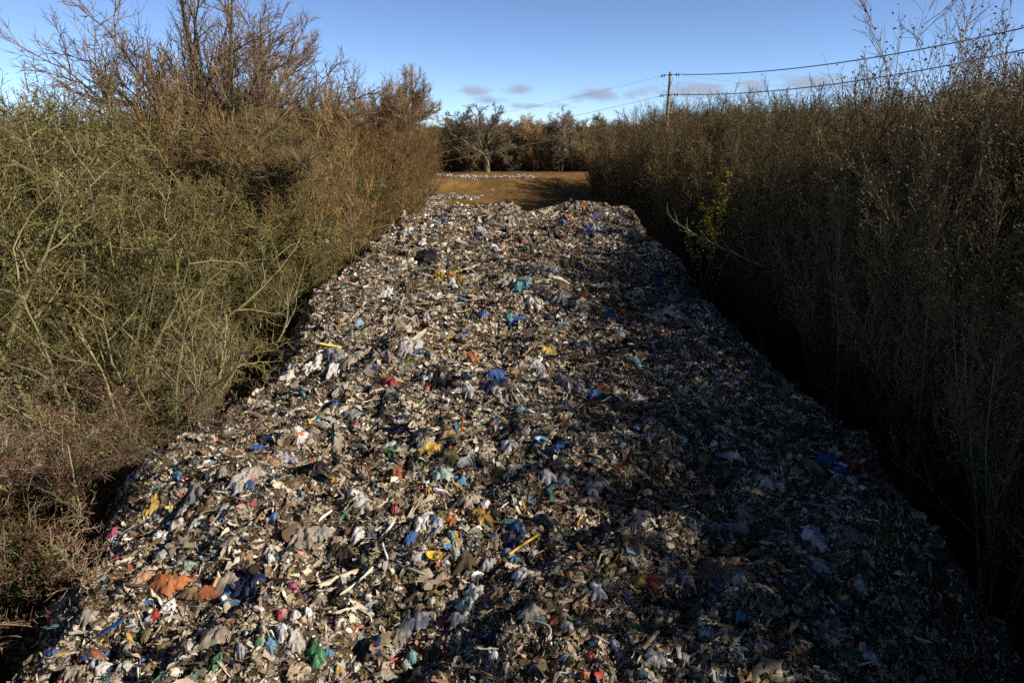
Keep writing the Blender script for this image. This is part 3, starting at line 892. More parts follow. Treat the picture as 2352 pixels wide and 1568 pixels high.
for (px, py, w_, h_, k, c, lab, short, ends) in rows:
    seed += 1
    c1, c2 = (c.split('/')+[None])[:2]
    p, t = hit(px, py)
    if not lab:
        lab = relation(px, py+(0 if not short else 0), *NOUN[k][:1], k, c1) if not short else None
        if not lab: lab = f"{CN.get(c1, c1)} {NOUN[k][1]} {'in the shade on the right' if px > 1330+0.0*py else 'in the sunlit part'} of the heap"
        if lab in used:
            lab2 = relation(px, py+1, NOUN[k][0], k, c1); lab = lab2 or lab
        used.add(lab)
    s = t/F; wm = w_*s
    dep = math.atan2(CAMZ-p[2], p[1])
    nm = NOUN[k][0]; mat = kinds_mat(k)
    if ends is not None:
        q1, t1 = hit(*ends[0]); q2, t2 = hit(*ends[1])
        d = q2-q1; L = np.linalg.norm(d)
        # keep strips from running away over a terrace edge
        mx = 2.6*np.hypot(ends[0][0]-ends[1][0], ends[0][1]-ends[1][1])*s
        if L > mx: d = d*mx/L; L = mx; q2 = q1+d
        mid = (q1+q2)/2
        ns = 14; tt = np.linspace(0, 1, ns)[:, None]
        path = q1+d*tt; path[:, 2] = np.maximum(top_z(path[:, 0], path[:, 1]), path[:, 2])+.06
        if k in ('pipe', 'plank', 'bottle', 'hose'):
            path = q1+(q2-q1)*tt; path[:, 2] += .10+max(0, float(np.max(top_z(path[:, 0], path[:, 1])-path[:, 2])))*.6
        if k == 'pipe':
            rad = np.full(ns, wm*.38); rad[:2] *= 1.15; rad[-3:] *= [1.1, 1.25, 1.45]
            path[:, 2] += .06*np.sin(tt[:, 0]*3.1)*L*.3
            me = tube_mesh(nm, path-mid, rad, 12, c1)
        elif k == 'bottle':
            rad = wm*.5*np.array([.3, .32, .34, .7, .95, 1, 1, .96, 1, 1, 1, .98, .85, .4])
            me = tube_mesh(nm, path-mid, rad, 12, c1)
        elif k == 'plank':
            me = tube_mesh(nm, path-mid, np.full(ns, wm*.6), 4, c1, flat=.35)
        else:
            side = np.cross(d/L, [0, 0, 1.]); side /= np.linalg.norm(side)+1e-9
            m_ = 7; uu = np.linspace(-.5, .5, m_)
            wob = .35*perlin(tt[:, 0]*3+seed, 0*tt[:, 0]+seed, 3); wid = wm*(1+.5*perlin(tt[:, 0]*5+seed, 0*tt[:, 0], 4))*np.clip(np.sin(tt[:, 0]*math.pi)**.3, .35, 1)
            P_ = path[:, None]+side*(uu[None, :, None]*wid[:, None, None]+(wob*wm)[:, None, None])
            P_[..., 2] += .22*wm*(1-2.5*np.abs(perlin(uu[None]*3+seed+0*tt, tt*6+uu[None]*1.3+seed, 5)))
            me = np_mesh(nm, (P_-mid).reshape(-1, 3), grid_faces(ns, m_), np.tile(np.array(PAL[c1]), (ns*m_, 1)))
        o = link(nm, me, mat); o.location = mid
    else:
        wy = float(np.clip(h_*s/max(math.sin(dep), .2)*.9, wm*.35, wm*2.0))
        wz = float(np.clip(h_*s/math.cos(dep)*.55, .05, wm*.8))
        ang = rng.normal(0, .25)
        if k == 'bag' and wm > .75: o = mk_lump(nm, p, wm, wy*.72, wz, ang, c1, c2, seed, mat)
        elif k == 'bag': o = mk_sheet(nm, p, wm, wy, rng.uniform(-.8, .8), c1, c2, seed, .18, mat, .10)
        elif k in ('sheet', 'cloth'): o = mk_sheet(nm, p, wm, wy, ang*.6, c1, c2, seed, .11 if k == 'cloth' else .14, mat)
        elif k == 'carton': o = mk_carton(nm, p, wm*.9, wy*.6, max(wz*.7, wm*.25), ang, c1, c2, seed)
        elif k == 'roll':
            R_ = wm*.36
            me = lathe_mesh(nm, [(R_*.35, R_), (R_*.92, R_), (R_, R_*.9), (R_, -R_*.9), (R_*.9, -R_), (R_*.35, -R_), (R_*.35, R_)], 20, c1, .05, seed)
            o = link(nm, me, mat); o.location = p+np.array([0, 0, R_+.05]); o.rotation_euler = (math.pi/2, .1, -.55)
        elif k == 'lid':
            R_ = wm*.5
            me = lathe_mesh(nm, [(.001, R_*.03), (R_*.55, R_*.04), (R_*.80, R_*.02), (R_*.82, R_*.10), (R_*.93, R_*.12), (R_, R_*.06), (R_, -R_*.10), (R_*.94, -R_*.10), (R_*.92, 0), (.001, -.01)], 40, c1, .12, seed)
            o = link(nm, me, mat); o.location = p+np.array([0, 0, R_*.55]); o.rotation_euler = (math.radians(44), math.radians(8), 0)
        elif k == 'tub':
            R_ = wm*.5
            me = lathe_mesh(nm, [(.001, -R_*.30), (R_*.72, -R_*.30), (R_*.80, -R_*.22), (R_*.92, R_*.10), (R_, R_*.12), (R_, R_*.17), (R_*.90, R_*.15), (R_*.70, -R_*.15), (.001, -R_*.2)], 30, c1, .32, seed)
            o = link(nm, me, mat); o.location = p+np.array([0, 0, R_*.3]); o.rotation_euler = (math.radians(16), math.radians(14), .3); o.scale = (1, .75, 1)
        elif k == 'bottle':
            R_ = wm*.36; pr = [(.001, 0)]+[(R_*(1+.05*(i % 2)), .03+i*R_*.11) for i in range(16)]+[(R_*.5, R_*1.85), (.001, R_*1.9)]
            me = lathe_mesh(nm, pr, 24, c1, .1, seed); o = link(nm, me, M_CLOTH); o.location = p+np.array([0, 0, .05]); o.rotation_euler = (.35, .5, 0)
            lab = 'dark ribbed round cushion lying behind the dark navy garment'
        elif k == 'plank':
            o = mk_carton(nm, p, wm, wy*.3, wz*.3, ang, c1, c2, seed)
    tag(o, lab, NOUN[k][2])
# hoses that wander over the heap
def hose(pts, wpx, c, lab):
    P_ = []
    for (x, y) in pts:
        q, t = hit(*disp('E', x, y)); P_.append(np.append(q, t))
    P_ = np.array(P_); n = 40; tt = np.linspace(0, len(P_)-1, n)
    # Catmull-Rom through the points
    out = []
    for u in tt:
        i = min(int(u), len(P_)-2); f = u-i
        p0, p1, p2, p3 = P_[max(i-1, 0)], P_[i], P_[i+1], P_[min(i+2, len(P_)-1)]
        out.append(.5*((2*p1)+(p2-p0)*f+(2*p0-5*p1+4*p2-p3)*f*f+(3*p1-p0-3*p2+p3)*f**3))
    out = np.array(out)[:, :3]; out[:, 2] = top_z(out[:, 0], out[:, 1])
    k_ = np.ones(7)/7; zz = np.convolve(np.pad(out[:, 2], 3, mode='edge'), k_, 'valid'); out[:, 2] = np.maximum(zz, out[:, 2]-.05)+.11
    mid = out.mean(0); r = wpx*.3418*P_[0, 3]/F*.5
    o = link('hose', tube_mesh('hose', out-mid, r, 8, c), M_RIGID); o.location = mid; tag(o, lab, 'hose')
hose([(335, 858), (385, 836), (470, 863), (560, 852), (640, 828)], 11, 'tan', 'yellowish tan hose lying in a shallow wave on the left of the heap')
hose([(525, 806), (590, 800), (645, 818), (690, 862)], 6, 'pale', 'thin white curved hose just right of the tan hose')
hose([(1035, 2960), (1120, 2963), (1180, 3010), (1165, 3060)], 9, 'white', 'thin white hooked cable guard at the front edge of the heap')
# the green sign board
c0, t0 = hit(*disp('E', 1745, 1182)); c1_, t1_ = hit(*disp('E', 1790, 1270))
pc, t = hit(*disp('E', 1765, 1228)); s = t/F
root = empty('sign_board', (pc[0], pc[1], pc[2]+.22)); tag(root, 'small dark green sign board with white border and symbols standing in shade', 'sign')
SW, SH = 36*.3418*s, 108*.3418*s
def box_mesh(name, boxes, col):
    V = []; Q = []
    for (x0, y0, z0, x1, y1, z1) in boxes:
        b0 = len(V)
        V += [(x0, y0, z0), (x1, y0, z0), (x1, y1, z0), (x0, y1, z0), (x0, y0, z1), (x1, y0, z1), (x1, y1, z1), (x0, y1, z1)]
        Q += [[b0+k for k in q] for q in ((0, 3, 2, 1), (4, 5, 6, 7), (0, 1, 5, 4), (1, 2, 6, 5), (2, 3, 7, 6), (3, 0, 4, 7))]
    return np_mesh(name, np.array(V), np.array(Q), np.tile(np.array(PAL[col]), (len(V), 1)))
hw, hh = SW/2, SH/2
link('panel', box_mesh('panel', [(-hw, -hh, -.006, hw, hh, .006)], 'teal'), M_RIGID, root)
bw = .06*SW
link('border', box_mesh('border', [(-hw, -hh, .0065, -hw+bw, hh, .010), (hw-bw, -hh, .0065, hw, hh, .010), (-hw+bw, hh-bw, .0065, hw-bw, hh, .010), (-hw+bw, -hh, .0065, hw-bw, -hh+bw, .010)], 'pale'), M_RIGID, root)
g = [(-.25, .36, .1, .40), (.02, .33, .14, .41), (.16, .30, .28, .35), (-.3, .30, -.05, .34), (-.05, .22, .08, .27),
     (-.33, .14, -.28, .02), (-.28, .14, -.12, .115), (-.28, .085, -.14, .06), (-.28, .02, -.12, .045), (-.02, .14, .03, .02), (.03, .14, .22, .115), (.10, .115, .15, .02), (.24, .14, .29, .02),
     (-.30, -.10, .25, -.085), (-.25, -.14, .2, -.125), (-.28, -.2, .28, -.3)]
link('symbols', box_mesh('symbols', [(min(a, c)*SW, min(b_, d)*SH, .0065, max(a, c)*SW, max(b_, d)*SH, .009) for (a, b_, c, d) in g], 'lilac'), M_RIGID, root)
root.rotation_euler = (math.radians(38), math.radians(-4), math.radians(24))

# ------------------------------------------------------------------ trees, grown level by level
class Br:
    def __init__(s, P, R, L): s.P, s.R, s.L = P, R, L
def nrm(v): return v/(np.linalg.norm(v, axis=-1, keepdims=True)+1e-9)
def walk(base, d, L, K, wig, up, r0, tip, droop=0.):
    M = len(base); P = np.zeros((M, K, 3)); P[:, 0] = base; d = nrm(d)
    st = (L/(K-1))[:, None]
    for k in range(1, K):
        d = nrm(d+wig*rng.normal(0, 1, (M, 3))+np.array([0, 0, up]))
        P[:, k] = P[:, k-1]+d*st
    return Br(P, r0[:, None]*np.linspace(1, tip, K)[None], L)
def stems(n, L, spread, rad, K=9, wig=.08, up=.06, tip=.25, base_r=.25, lean=(0, 0)):
    a = np.linspace(0, 2*math.pi, n, endpoint=False)+rng.uniform(0, 1, n)
    sp_ = spread*rng.uniform(.4, 1.15, n)
    d = np.stack([np.sin(sp_)*np.cos(a)+lean[0], np.sin(sp_)*np.sin(a)+lean[1], np.cos(sp_)], 1)
    base = np.stack([np.cos(a)*base_r, np.sin(a)*base_r, np.full(n, -.15)], 1)
    return walk(base, d, L*rng.uniform(.8, 1.1, n), K, wig, up, rad*rng.uniform(.6, 1.1, n), tip)
def kids(p, n, t0, t1, ang, angj, lr, K, wig, up, rr, tip=.35, rmin=.005, fall=.45, Lmin=.0):
    M, Kp, _ = p.P.shape
    idx = np.repeat(np.arange(M), n)
    t = t0+(t1-t0)*((np.tile(np.arange(n), M)+rng.random(M*n))/n)
    f = t*(Kp-1); i = np.minimum(f.astype(int), Kp-2); f = (f-i)[:, None]
    base = p.P[idx, i]*(1-f)+p.P[idx, i+1]*f
    tan = nrm(p.P[idx, i+1]-p.P[idx, i])
    rp = (p.R[idx, i]*(1-f[:, 0])+p.R[idx, i+1]*f[:, 0])
    rv = nrm(rng.normal(0, 1, (M*n, 3))); side = nrm(np.cross(tan, rv))
    a = np.maximum(ang+angj*rng.normal(0, 1, M*n), .1)[:, None]
    d = tan*np.cos(a)+side*np.sin(a)
    L = np.maximum(p.L[idx]*lr*(1-fall*t)*rng.uniform(.65, 1.25, M*n), Lmin)
    return walk(base, d, L, K, wig, up, np.maximum(rp*rr, rmin), tip)
def tubes(brs, sides, cols, scale_noise=.12):
    """list of Br, sides per level, colour lists per level -> V, Q, C"""
    Vs, Qs, Cs = [], [], []; off = 0
    for b_, m, cl in zip(brs, sides, cols):
        M, K, _ = b_.P.shape
        t = nrm(np.gradient(b_.P, axis=1))
        ref = np.where(np.abs(t[..., 2:3]) < .8, np.array([0, 0, 1.]), np.array([1., 0, 0]))
        u = nrm(np.cross(t, ref)); v = np.cross(u, t)
        a = np.linspace(0, 2*math.pi, m, endpoint=False)
        V = b_.P[:, :, None]+b_.R[:, :, None, None]*(np.cos(a)[:, None]*u[:, :, None]+np.sin(a)[:, None]*v[:, :, None])
        i = np.arange(K-1)[:, None]; j = np.arange(m)[None]
        q = np.stack([i*m+j, i*m+(j+1) % m, (i+1)*m+(j+1) % m, (i+1)*m+j], -1).reshape(-1, 4)
        Q = (q[None]+(np.arange(M)*K*m)[:, None, None]).reshape(-1, 4)+off
        c = np.array(cl)[rng.integers(0, len(cl), M)]*rng.uniform(.7, 1.3, (M, 1))
        Vs.append(V.reshape(-1, 3)); Qs.append(Q); Cs.append(np.repeat(c, K*m, axis=0)); off += M*K*m
    return np.concatenate(Vs), np.concatenate(Qs), np.concatenate(Cs)
def leaves(b_, n, size, cols, spread=.1, up=.3):
    """n small leaves along the branches of one level"""
    M, K, _ = b_.P.shape
    i = rng.integers(0, M, n); t = rng.random(n)*(K-1.001); k = t.astype(int); f = (t-k)[:, None]
    c = b_.P[i, k]*(1-f)+b_.P[i, k+1]*f+rng.normal(0, spread, (n, 3))
    u = nrm(rng.normal(0, 1, (n, 3))); w_ = nrm(rng.normal(0, 1, (n, 3))+np.array([0, 0, up*2])); v = nrm(np.cross(w_, u)); u = np.cross(v, w_)
    s = size*rng.uniform(.6, 1.3, n)[:, None]
    V = np.stack([c-u*s*.55, c+v*s*.34, c+u*s*.6, c-v*s*.34+w_*s*.1], 1).reshape(-1, 3)
    Q = np.arange(n*4).reshape(-1, 4)
    C = np.repeat(np.array(cols)[rng.integers(0, len(cols), n)]*rng.uniform(.65, 1.3, (n, 1)), 4, axis=0)
    return V, Q, C
BK_L = [(.36, .33, .19), (.32, .30, .17), (.40, .36, .22), (.22, .19, .12)]
BK_P = [(.33, .30, .15), (.28, .26, .13), (.35, .31, .17), (.20, .18, .10)]
TW_L = [(.28, .23, .10), (.22, .16, .08), (.31, .27, .12), (.19, .12, .07), (.10, .07, .045), (.22, .23, .07)]
BK_G = [(.30, .26, .18), (.24, .20, .14), (.36, .31, .22)]
TW_R = [(.28, .17, .095), (.33, .21, .11), (.20, .12, .07), (.38, .26, .13)]
TW_G = [(.46, .28, .10), (.40, .25, .10), (.31, .19, .08), (.50, .34, .14), (.22, .14, .07)]
TW_H = [(.31, .24, .17), (.44, .37, .27), (.20, .13, .09), (.27, .18, .13), (.50, .44, .33)]
TW_D = [(.26, .20, .10), (.18, .13, .08), (.31, .25, .12), (.28, .18, .10)]
def proto(name, kindf, bark, twig, ts, tc_, cs, cc_, extra=()):
    """mesh pair (trunk, crown) plus optional leaf/berry meshes"""
    V, Q, C = tubes(ts[0], ts[1], tc_); mt = np_mesh('trunk', V, Q, C, smooth=True); mt.materials.append(bark)
    V, Q, C = tubes(cs[0], cs[1], cc_); mc = np_mesh('crown', V, Q, C); mc.materials.append(twig)
    out = [('trunk', mt), ('crown', mc)]
    for (nm, (V, Q, C), mat) in extra:
        m_ = np_mesh(nm, V, Q, C); m_.materials.append(mat); out.append((nm, m_))
    return name, out
def place(pr, x, y, s, rz, label, cat, group=None, sz=None, z=None, tilt=0.):
    name, parts = pr
    r = empty(name, (x, y, float(ground_z(x, y)) if z is None else z), rz)
    r.scale = (s, s, sz if sz else s)
    if tilt: r.rotation_euler[1] = tilt
    tag(r, label, cat, group)
    for nm, me_ in parts:
        o = bpy.data.objects.new(nm, me_); COL.objects.link(o); o.parent = r
        if nm in ('berries', 'leaves'): o['kind'] = 'stuff'
    return r
def hgt(ts): return max(b_.P[..., 2].max() for b_ in ts)

def p_hawthorn(berr):
    s0 = stems(8, 4.6, .80, .060, 9, .16, .05, .3, .3)
    s1 = kids(s0, 10, .15, 1, .85, .3, .58, 6, .24, .0, .6)
    s2 = kids(s1, 9, .1, 1, .85, .35, .50, 5, .27, .01, .5, rmin=.012)
    s3 = kids(s2, 7, .1, 1, .95, .35, .50, 3, .26, .0, .6, rmin=.0075, Lmin=.16)
    ex = []
    if berr: ex = [('berries', leaves(s3, 9000, .045, [(.16, .018, .022), (.12, .015, .02), (.20, .03, .03)], .05), M_LEAF)]
    ex.append(('leaves', leaves(s3, 2500, .05, [(.28, .28, .05), (.14, .18, .04), (.24, .14, .04)], .06), M_LEAF))
    return proto('hawthorn_bush', None, M_BARK, M_TWIG, ([s0, s1], [6, 4]), [BK_L, BK_L], ([s2, s3], [3, 3]), [TW_H, TW_H], ex)
def p_lichen(H=9.5, leafy=0):
    s0 = stems(7, H*.86, .60, .16, 12, .11, .06, .08, .5)
    s1 = kids(s0, 8, .2, 1, .75, .3, .52, 8, .21, .05, .5, rmin=.03, tip=.2)
    s2 = kids(s1, 9, .1, 1, .85, .35, .45, 5, .24, .03, .5, rmin=.022)
    s3 = kids(s2, 7, .05, 1, .9, .35, .52, 3, .24, .03, .6, rmin=.0115, Lmin=.28)
    ex = [('leaves', leaves(s3, 8000, .055, [(.33, .29, .08), (.20, .22, .06), (.36, .31, .10), (.14, .18, .05), (.30, .20, .08)], .08), M_LEAF)]
    return proto('lichened_tree', None, M_BARK, M_TWIG, ([s0, s1], [7, 5]), [BK_P, BK_P], ([s2, s3], [3, 3]), [TW_L, TW_L], ex)
def p_willow(H=13, cols=TW_G):
    s0 = stems(4, H*.84, .24, .13, 11, .06, .05, .2, .4)
    s1 = kids(s0, 11, .18, 1, .62, .2, .40, 7, .11, .08, .5)
    s2 = kids(s1, 9, .1, 1, .65, .25, .46, 5, .14, .07, .5, rmin=.024)
    s3 = kids(s2, 8, .1, 1, .65, .25, .50, 3, .13, .07, .6, rmin=.014, Lmin=.35)
    return proto('willow_tree', None, M_BARKP, M_TWIGP, ([s0, s1], [6, 4]), [BK_G, cols+BK_G], ([s2, s3], [3, 3]), [cols, cols])
def p_whip(H=9.5, leafc=None, nleaf=8500, cols=TW_D, lsz=.075):
    s0 = stems(9, H*.94, .22, .055, 10, .05, .03, .15, .5)
    s1 = kids(s0, 12, .10, 1, .42, .15, .40, 5, .07, .08, .55)
    s2 = kids(s1, 8, .1, 1, .48, .2, .5, 4, .09, .08, .55, rmin=.015)
    s3 = kids(s2, 6, .1, 1, .5, .25, .6, 3, .11, .07, .6, rmin=.010, Lmin=.3)
    ex = [('leaves', leaves(s3, nleaf, lsz, leafc or [(.29, .23, .09), (.22, .20, .07), (.25, .17, .07), (.16, .13, .06)], .12), M_LEAF)]
    BW = [(.36, .31, .19), (.30, .25, .15), (.42, .36, .22)]
    return proto('sapling_clump', None, M_BARKP, M_TWIGP, ([s0, s1], [5, 3]), [BW, cols+BW], ([s2, s3], [3, 3]), [cols, cols], ex)
def p_big(H=20, n1=10, a1=.75, first=.25, cols=TW_R, rad=.38, lean=(0, 0), wig=.10, up=.10, n0=1, spread=.05, crownlen=.62, n3=8, n4=8, rm=1.):
    s0 = stems(n0, H*.80, spread, rad, 12, .035, .02, .25, .1*n0, lean)
    s1 = kids(s0, n1, first, 1, a1, .2, crownlen, 9, wig, up, .5, fall=.35)
    s2 = kids(s1, 10, .2, 1, .65, .25, .46, 7, wig*1.3, up*.8, .5, rmin=.034*rm)
    s3 = kids(s2, n3, .10, 1, .75, .25, .62, 5, .15, .07, .5, rmin=.020*rm)
    s4 = kids(s3, n4, .05, 1, .65, .25, .62, 3, .12, .08, .6, rmin=.0125*rm, Lmin=.7)
    return proto('bare_tree', None, M_BARKP, M_TWIGP, ([s0, s1, s2], [9, 6, 4]), [BK_G, BK_G, BK_G], ([s3, s4], [3, 3]), [cols, cols])
def p_fan(H0, nl, L, ang, cols=TW_R, rad=.36, n2=11, n3=9, n4=6, rm=1., wig=.085, up=.03, l2=.50, t0=.55, lead_l=.95):
    """short trunk that opens into a wide fan of long limbs"""
    s0 = stems(1, H0, .04, rad, 8, .03, .02, .75, 0)
    lead = walk(s0.P[:, -1], s0.P[:, -1]-s0.P[:, -2], np.array([L*lead_l]), 9, .05, .03, np.array([rad*.6]), .1)
    s1 = kids(s0, nl, t0, 1, ang, .22, L/H0, 10, wig, up, .6, fall=.12, tip=.15)
    s1 = Br(np.concatenate([s1.P[:, :9], lead.P]), np.concatenate([s1.R[:, :9], lead.R]), np.concatenate([s1.L, lead.L]))
    s2 = kids(s1, n2, .15, 1, .62, .22, l2, 7, .12, .05, .5, rmin=.028*rm, fall=.6)
    s3 = kids(s2, n3, .10, 1, .65, .25, .50, 5, .11, .06, .5, rmin=.018*rm, fall=.4)
    s4 = kids(s3, n4, .05, 1, .6, .25, .55, 3, .10, .06, .6, rmin=.012*rm, Lmin=.45, fall=.3)
    return proto('bare_tree', None, M_BARKP, M_TWIGP, ([s0, s1, s2], [9, 6, 4]), [BK_G, BK_G, BK_G], ([s3, s4], [3, 3]), [cols, cols])
def p_far(H=12, cols=TW_R, a1=.9, first=.10, leafc=None):
    s0 = stems(3, H*.66, .16, .17, 8, .05, .02, .3, .3)
    s1 = kids(s0, 9, first, 1, a1, .2, .66, 6, .12, .07, .5, fall=.3)
    s2 = kids(s1, 8, .12, 1, .75, .25, .5, 4, .16, .05, .5, rmin=.06)
    s3 = kids(s2, 8, .1, 1, .75, .3, .55, 3, .18, .04, .6, rmin=.038, Lmin=.6)
    s4 = kids(s3, 3, .1, 1, .75, .3, .7, 2, .16, .04, .6, rmin=.030, Lmin=.55)
    ex = [('leaves', leaves(s4, 5000 if leafc else 1800, .22, leafc or [(.26, .17, .07), (.22, .19, .06), (.18, .11, .05)], .3), M_LEAF)]
    cols = [tuple(min(v*1.5, .8) for v in c) for c in cols]
    return proto('woodland_tree', None, M_BARKP, M_TWIGP, ([s0, s1], [6, 4]), [BK_G, BK_G], ([s2, s3, s4], [3, 3, 3]), [cols, cols, cols], ex)
def p_oak():
    s0 = stems(1, 6.5, .03, .62, 9, .04, .02, .55, 0)
    s1 = kids(s0, 22, .30, 1, 1.05, .28, 1.75, 9, .13, .055, .42, fall=.30, rmin=.15)
    s2 = kids(s1, 10, .15, 1, .7, .25, .45, 6, .17, .06, .5, rmin=.08)
    s3 = kids(s2, 9, .12, 1, .7, .3, .5, 4, .16, .06, .5, rmin=.048)
    s4 = kids(s3, 7, .1, 1, .7, .3, .6, 2, .16, .06, .6, rmin=.030, Lmin=.5)
    return proto('oak_tree', None, M_BARKP, M_TWIGP, ([s0, s1, s2], [10, 6, 4]), [BK_P, BK_P, BK_P], ([s3, s4], [3, 3]), [TW_H+TW_R, TW_H+TW_R])
def p_scrub():
    s0 = stems(8, 4.2, .65, .07, 7, .12, .04, .3, .4)
    s1 = kids(s0, 9, .1, 1, .8, .3, .6, 5, .2, .03, .6, rmin=.05)
    s2 = kids(s1, 8, .1, 1, .85, .3, .55, 4, .2, .03, .6, rmin=.036)
    s3 = kids(s2, 5, .1, 1, .85, .3, .6, 3, .2, .03, .6, rmin=.028, Lmin=.4)
    ex = [('leaves', leaves(s3, 2500, .2, [(.20, .19, .08), (.15, .17, .06), (.24, .18, .08)], .2), M_LEAF)]
    return proto('scrub_bush', None, M_BARKP, M_TWIGP, ([s0], [5]), [BK_G], ([s1, s2, s3], [3, 3, 3]), [TW_H, TW_H, TW_H+TW_D], ex)
def p_low():
    s0 = stems(9, 2.6, .75, .03, 7, .14, .02, .3, .5)
    s1 = kids(s0, 9, .1, 1, .9, .3, .6, 5, .25, .0, .6, rmin=.012)
    s2 = kids(s1, 8, .1, 1, .9, .3, .6, 4, .25, .0, .6, rmin=.007)
    ex = [('leaves', leaves(s2, 3200, .055, [(.20, .19, .06), (.14, .16, .05), (.26, .21, .08), (.26, .16, .07), (.18, .11, .05)], .10), M_LEAF)]
    return proto('bramble_bush', None, M_BARKP, M_TWIG, ([s0], [4]), [BK_L], ([s1, s2], [3, 3]), [TW_L, TW_L], ex)
def p_limby():
    s0 = stems(9, 8.6, .66, .17, 12, .09, .07, .10, .6)
    s1 = kids(s0, 7, .25, 1, .62, .25, .50, 8, .17, .06, .5, rmin=.03, tip=.2)
    s2 = kids(s1, 8, .1, 1, .8, .3, .42, 5, .22, .03, .5, rmin=.018)
    s3 = kids(s2, 5, .05, 1, .85, .35, .5, 3, .22, .03, .6, rmin=.011, Lmin=.25)
    LB = [(.38, .34, .17), (.33, .30, .14), (.40, .36, .20)]
    return proto('pale_limbed_tree', None, M_BARK, M_TWIG, ([s0, s1], [8, 5]), [LB, LB], ([s2, s3], [3, 3]), [TW_L, TW_L])
def p_ivy():
    s0 = stems(9, 2.9, .7, .03, 7, .14, .02, .3, .5)
    s1 = kids(s0, 9, .1, 1, .9, .3, .6, 5, .25, .0, .6, rmin=.012)
    s2 = kids(s1, 6, .1, 1, .9, .3, .6, 4, .25, .0, .6, rmin=.007)
    ex = [('leaves', leaves(s2, 8000, .065, [(.13, .19, .04), (.18, .25, .05), (.10, .14, .03), (.24, .25, .06)], .12), M_LEAF)]
    return proto('ivy_bush', None, M_BARKP, M_TWIG, ([s0], [4]), [BK_L], ([s1, s2], [3, 3]), [TW_H, TW_H], ex)
IVY = p_ivy()
LOW = [p_low(), p_low()]
HAW = [p_hawthorn(True), p_hawthorn(True), p_hawthorn(True), p_hawthorn(False)]
LIC = [p_lichen(), p_lichen(), p_lichen(), p_lichen()]
WIL = [p_willow(), p_willow(), p_willow()]
WHP = [p_whip(), p_whip(), p_whip(), p_whip(cols=TW_R)]
SCR = [p_scrub(), p_scrub()]
OLV = [(.24, .20, .09), (.30, .24, .11), (.19, .15, .07), (.26, .23, .09)]
FAR = [p_far(cols=OLV), p_far(cols=TW_G), p_far(a1=.95, cols=OLV), p_far(cols=OLV), p_far(leafc=[(.26, .21, .05), (.17, .18, .04), (.30, .16, .05)]), p_far(cols=TW_R, a1=.6)]
def P2(px, Y): return (px-1176)/F*(Y*math.cos(PITCH)+(CAMZ-6)*math.sin(PITCH)*0+.0)+0*Y

# left foreground: hawthorns with dark red berries
n = 0
for y in np.arange(3.5, 24, 2.7):
    x0 = -11.2 if y < 11 else -10.2
    for k, x in enumerate(np.arange(x0, -(y*.80+10), -2.9)):
        xx = x+rng.normal(0, .5); yy = y+rng.normal(0, .5)
        h = .92+.04*min(k, 6)+rng.normal(0, .08)
        if y > 19 and k == 0: h *= .8
        pr = HAW[rng.integers(0, 3)] if y < 19 or k > 2 else HAW[3]
        place(pr, xx, yy, h, rng.uniform(0, 6.28), 'pale twiggy hawthorn with dark red berries in the thicket left of the heap' if pr is not HAW[3] else 'pale bare hawthorn without berries at the left edge of the heap', 'bush', 'hawthorns left of the heap' if pr is not HAW[3] else 'bare hawthorns left of the heap')
for y in np.arange(12.5, 47, 1.8):
    for dx in (0, 1.5):
        xx = float(np.interp(y, LY, LX))-2.0-dx+rng.normal(0, .25)
        place(LOW[rng.integers(0, 2)], xx, y+rng.normal(0, .4), rng.uniform(1.1, 1.4)+.2*dx, rng.uniform(0, 6.28), 'low leafy bramble bush growing against the left foot of the heap', 'bush', 'bramble bushes along the left foot of the heap')
for y in np.arange(5.0, 13.5, 1.6):
    for x in (-11.4, -13.2, -15.2):
        if -x/y < .60: continue
        place(IVY, x+rng.normal(0, .3), y+rng.normal(0, .4), rng.uniform(.95, 1.3), rng.uniform(0, 6.28), 'green ivy-clad low bush at the bottom left corner of the picture', 'bush', 'ivy bushes at the bottom left')
# left middle: lichen-covered trees
LIMB = [(-12.3, 21.3, .80, 'thick yellow grey limbs fanning out low beside the heap, nearest of its kind'), (-15.6, 22.4, .98, 'thick yellow grey limbs fanning out high at the middle of the left thicket'),
        (-11.6, 27.6, .80, 'thick yellow grey limbs leaning over the heap edge'), (-20.5, 25.5, 1.12, 'thick yellow grey limbs at the left edge of the picture')]
for i_, (x, y, h, l_) in enumerate(LIMB):
    place(p_limby(), x, y, h, i_*1.9, 'tree with '+l_, 'tree')
for y in np.arange(20.5, 54, 3.8):
    for k, x in enumerate(np.arange(-11.0, -(y*.80+8), -3.7)):
        xx = x+rng.normal(0, .6)-(.6 if y < 26 else 0); yy = y+rng.normal(0, .7)
        if y < 23 and k < 1: continue
        h = min(.66+.055*(-xx-11)+.014*(y-20), 1.42)*(1+rng.normal(0, .06))
        if y > 38 and k < 1: continue
        if min(math.hypot(xx-q[0], (yy-q[1])*(1 if yy > q[1] else .6)) for q in LIMB) < 3.0: continue
        place(LIC[rng.integers(0, 4)], xx, yy, h, rng.uniform(0, 6.28), 'yellow green lichened tree with crooked limbs in the left thicket', 'tree', 'lichened trees left of the heap')
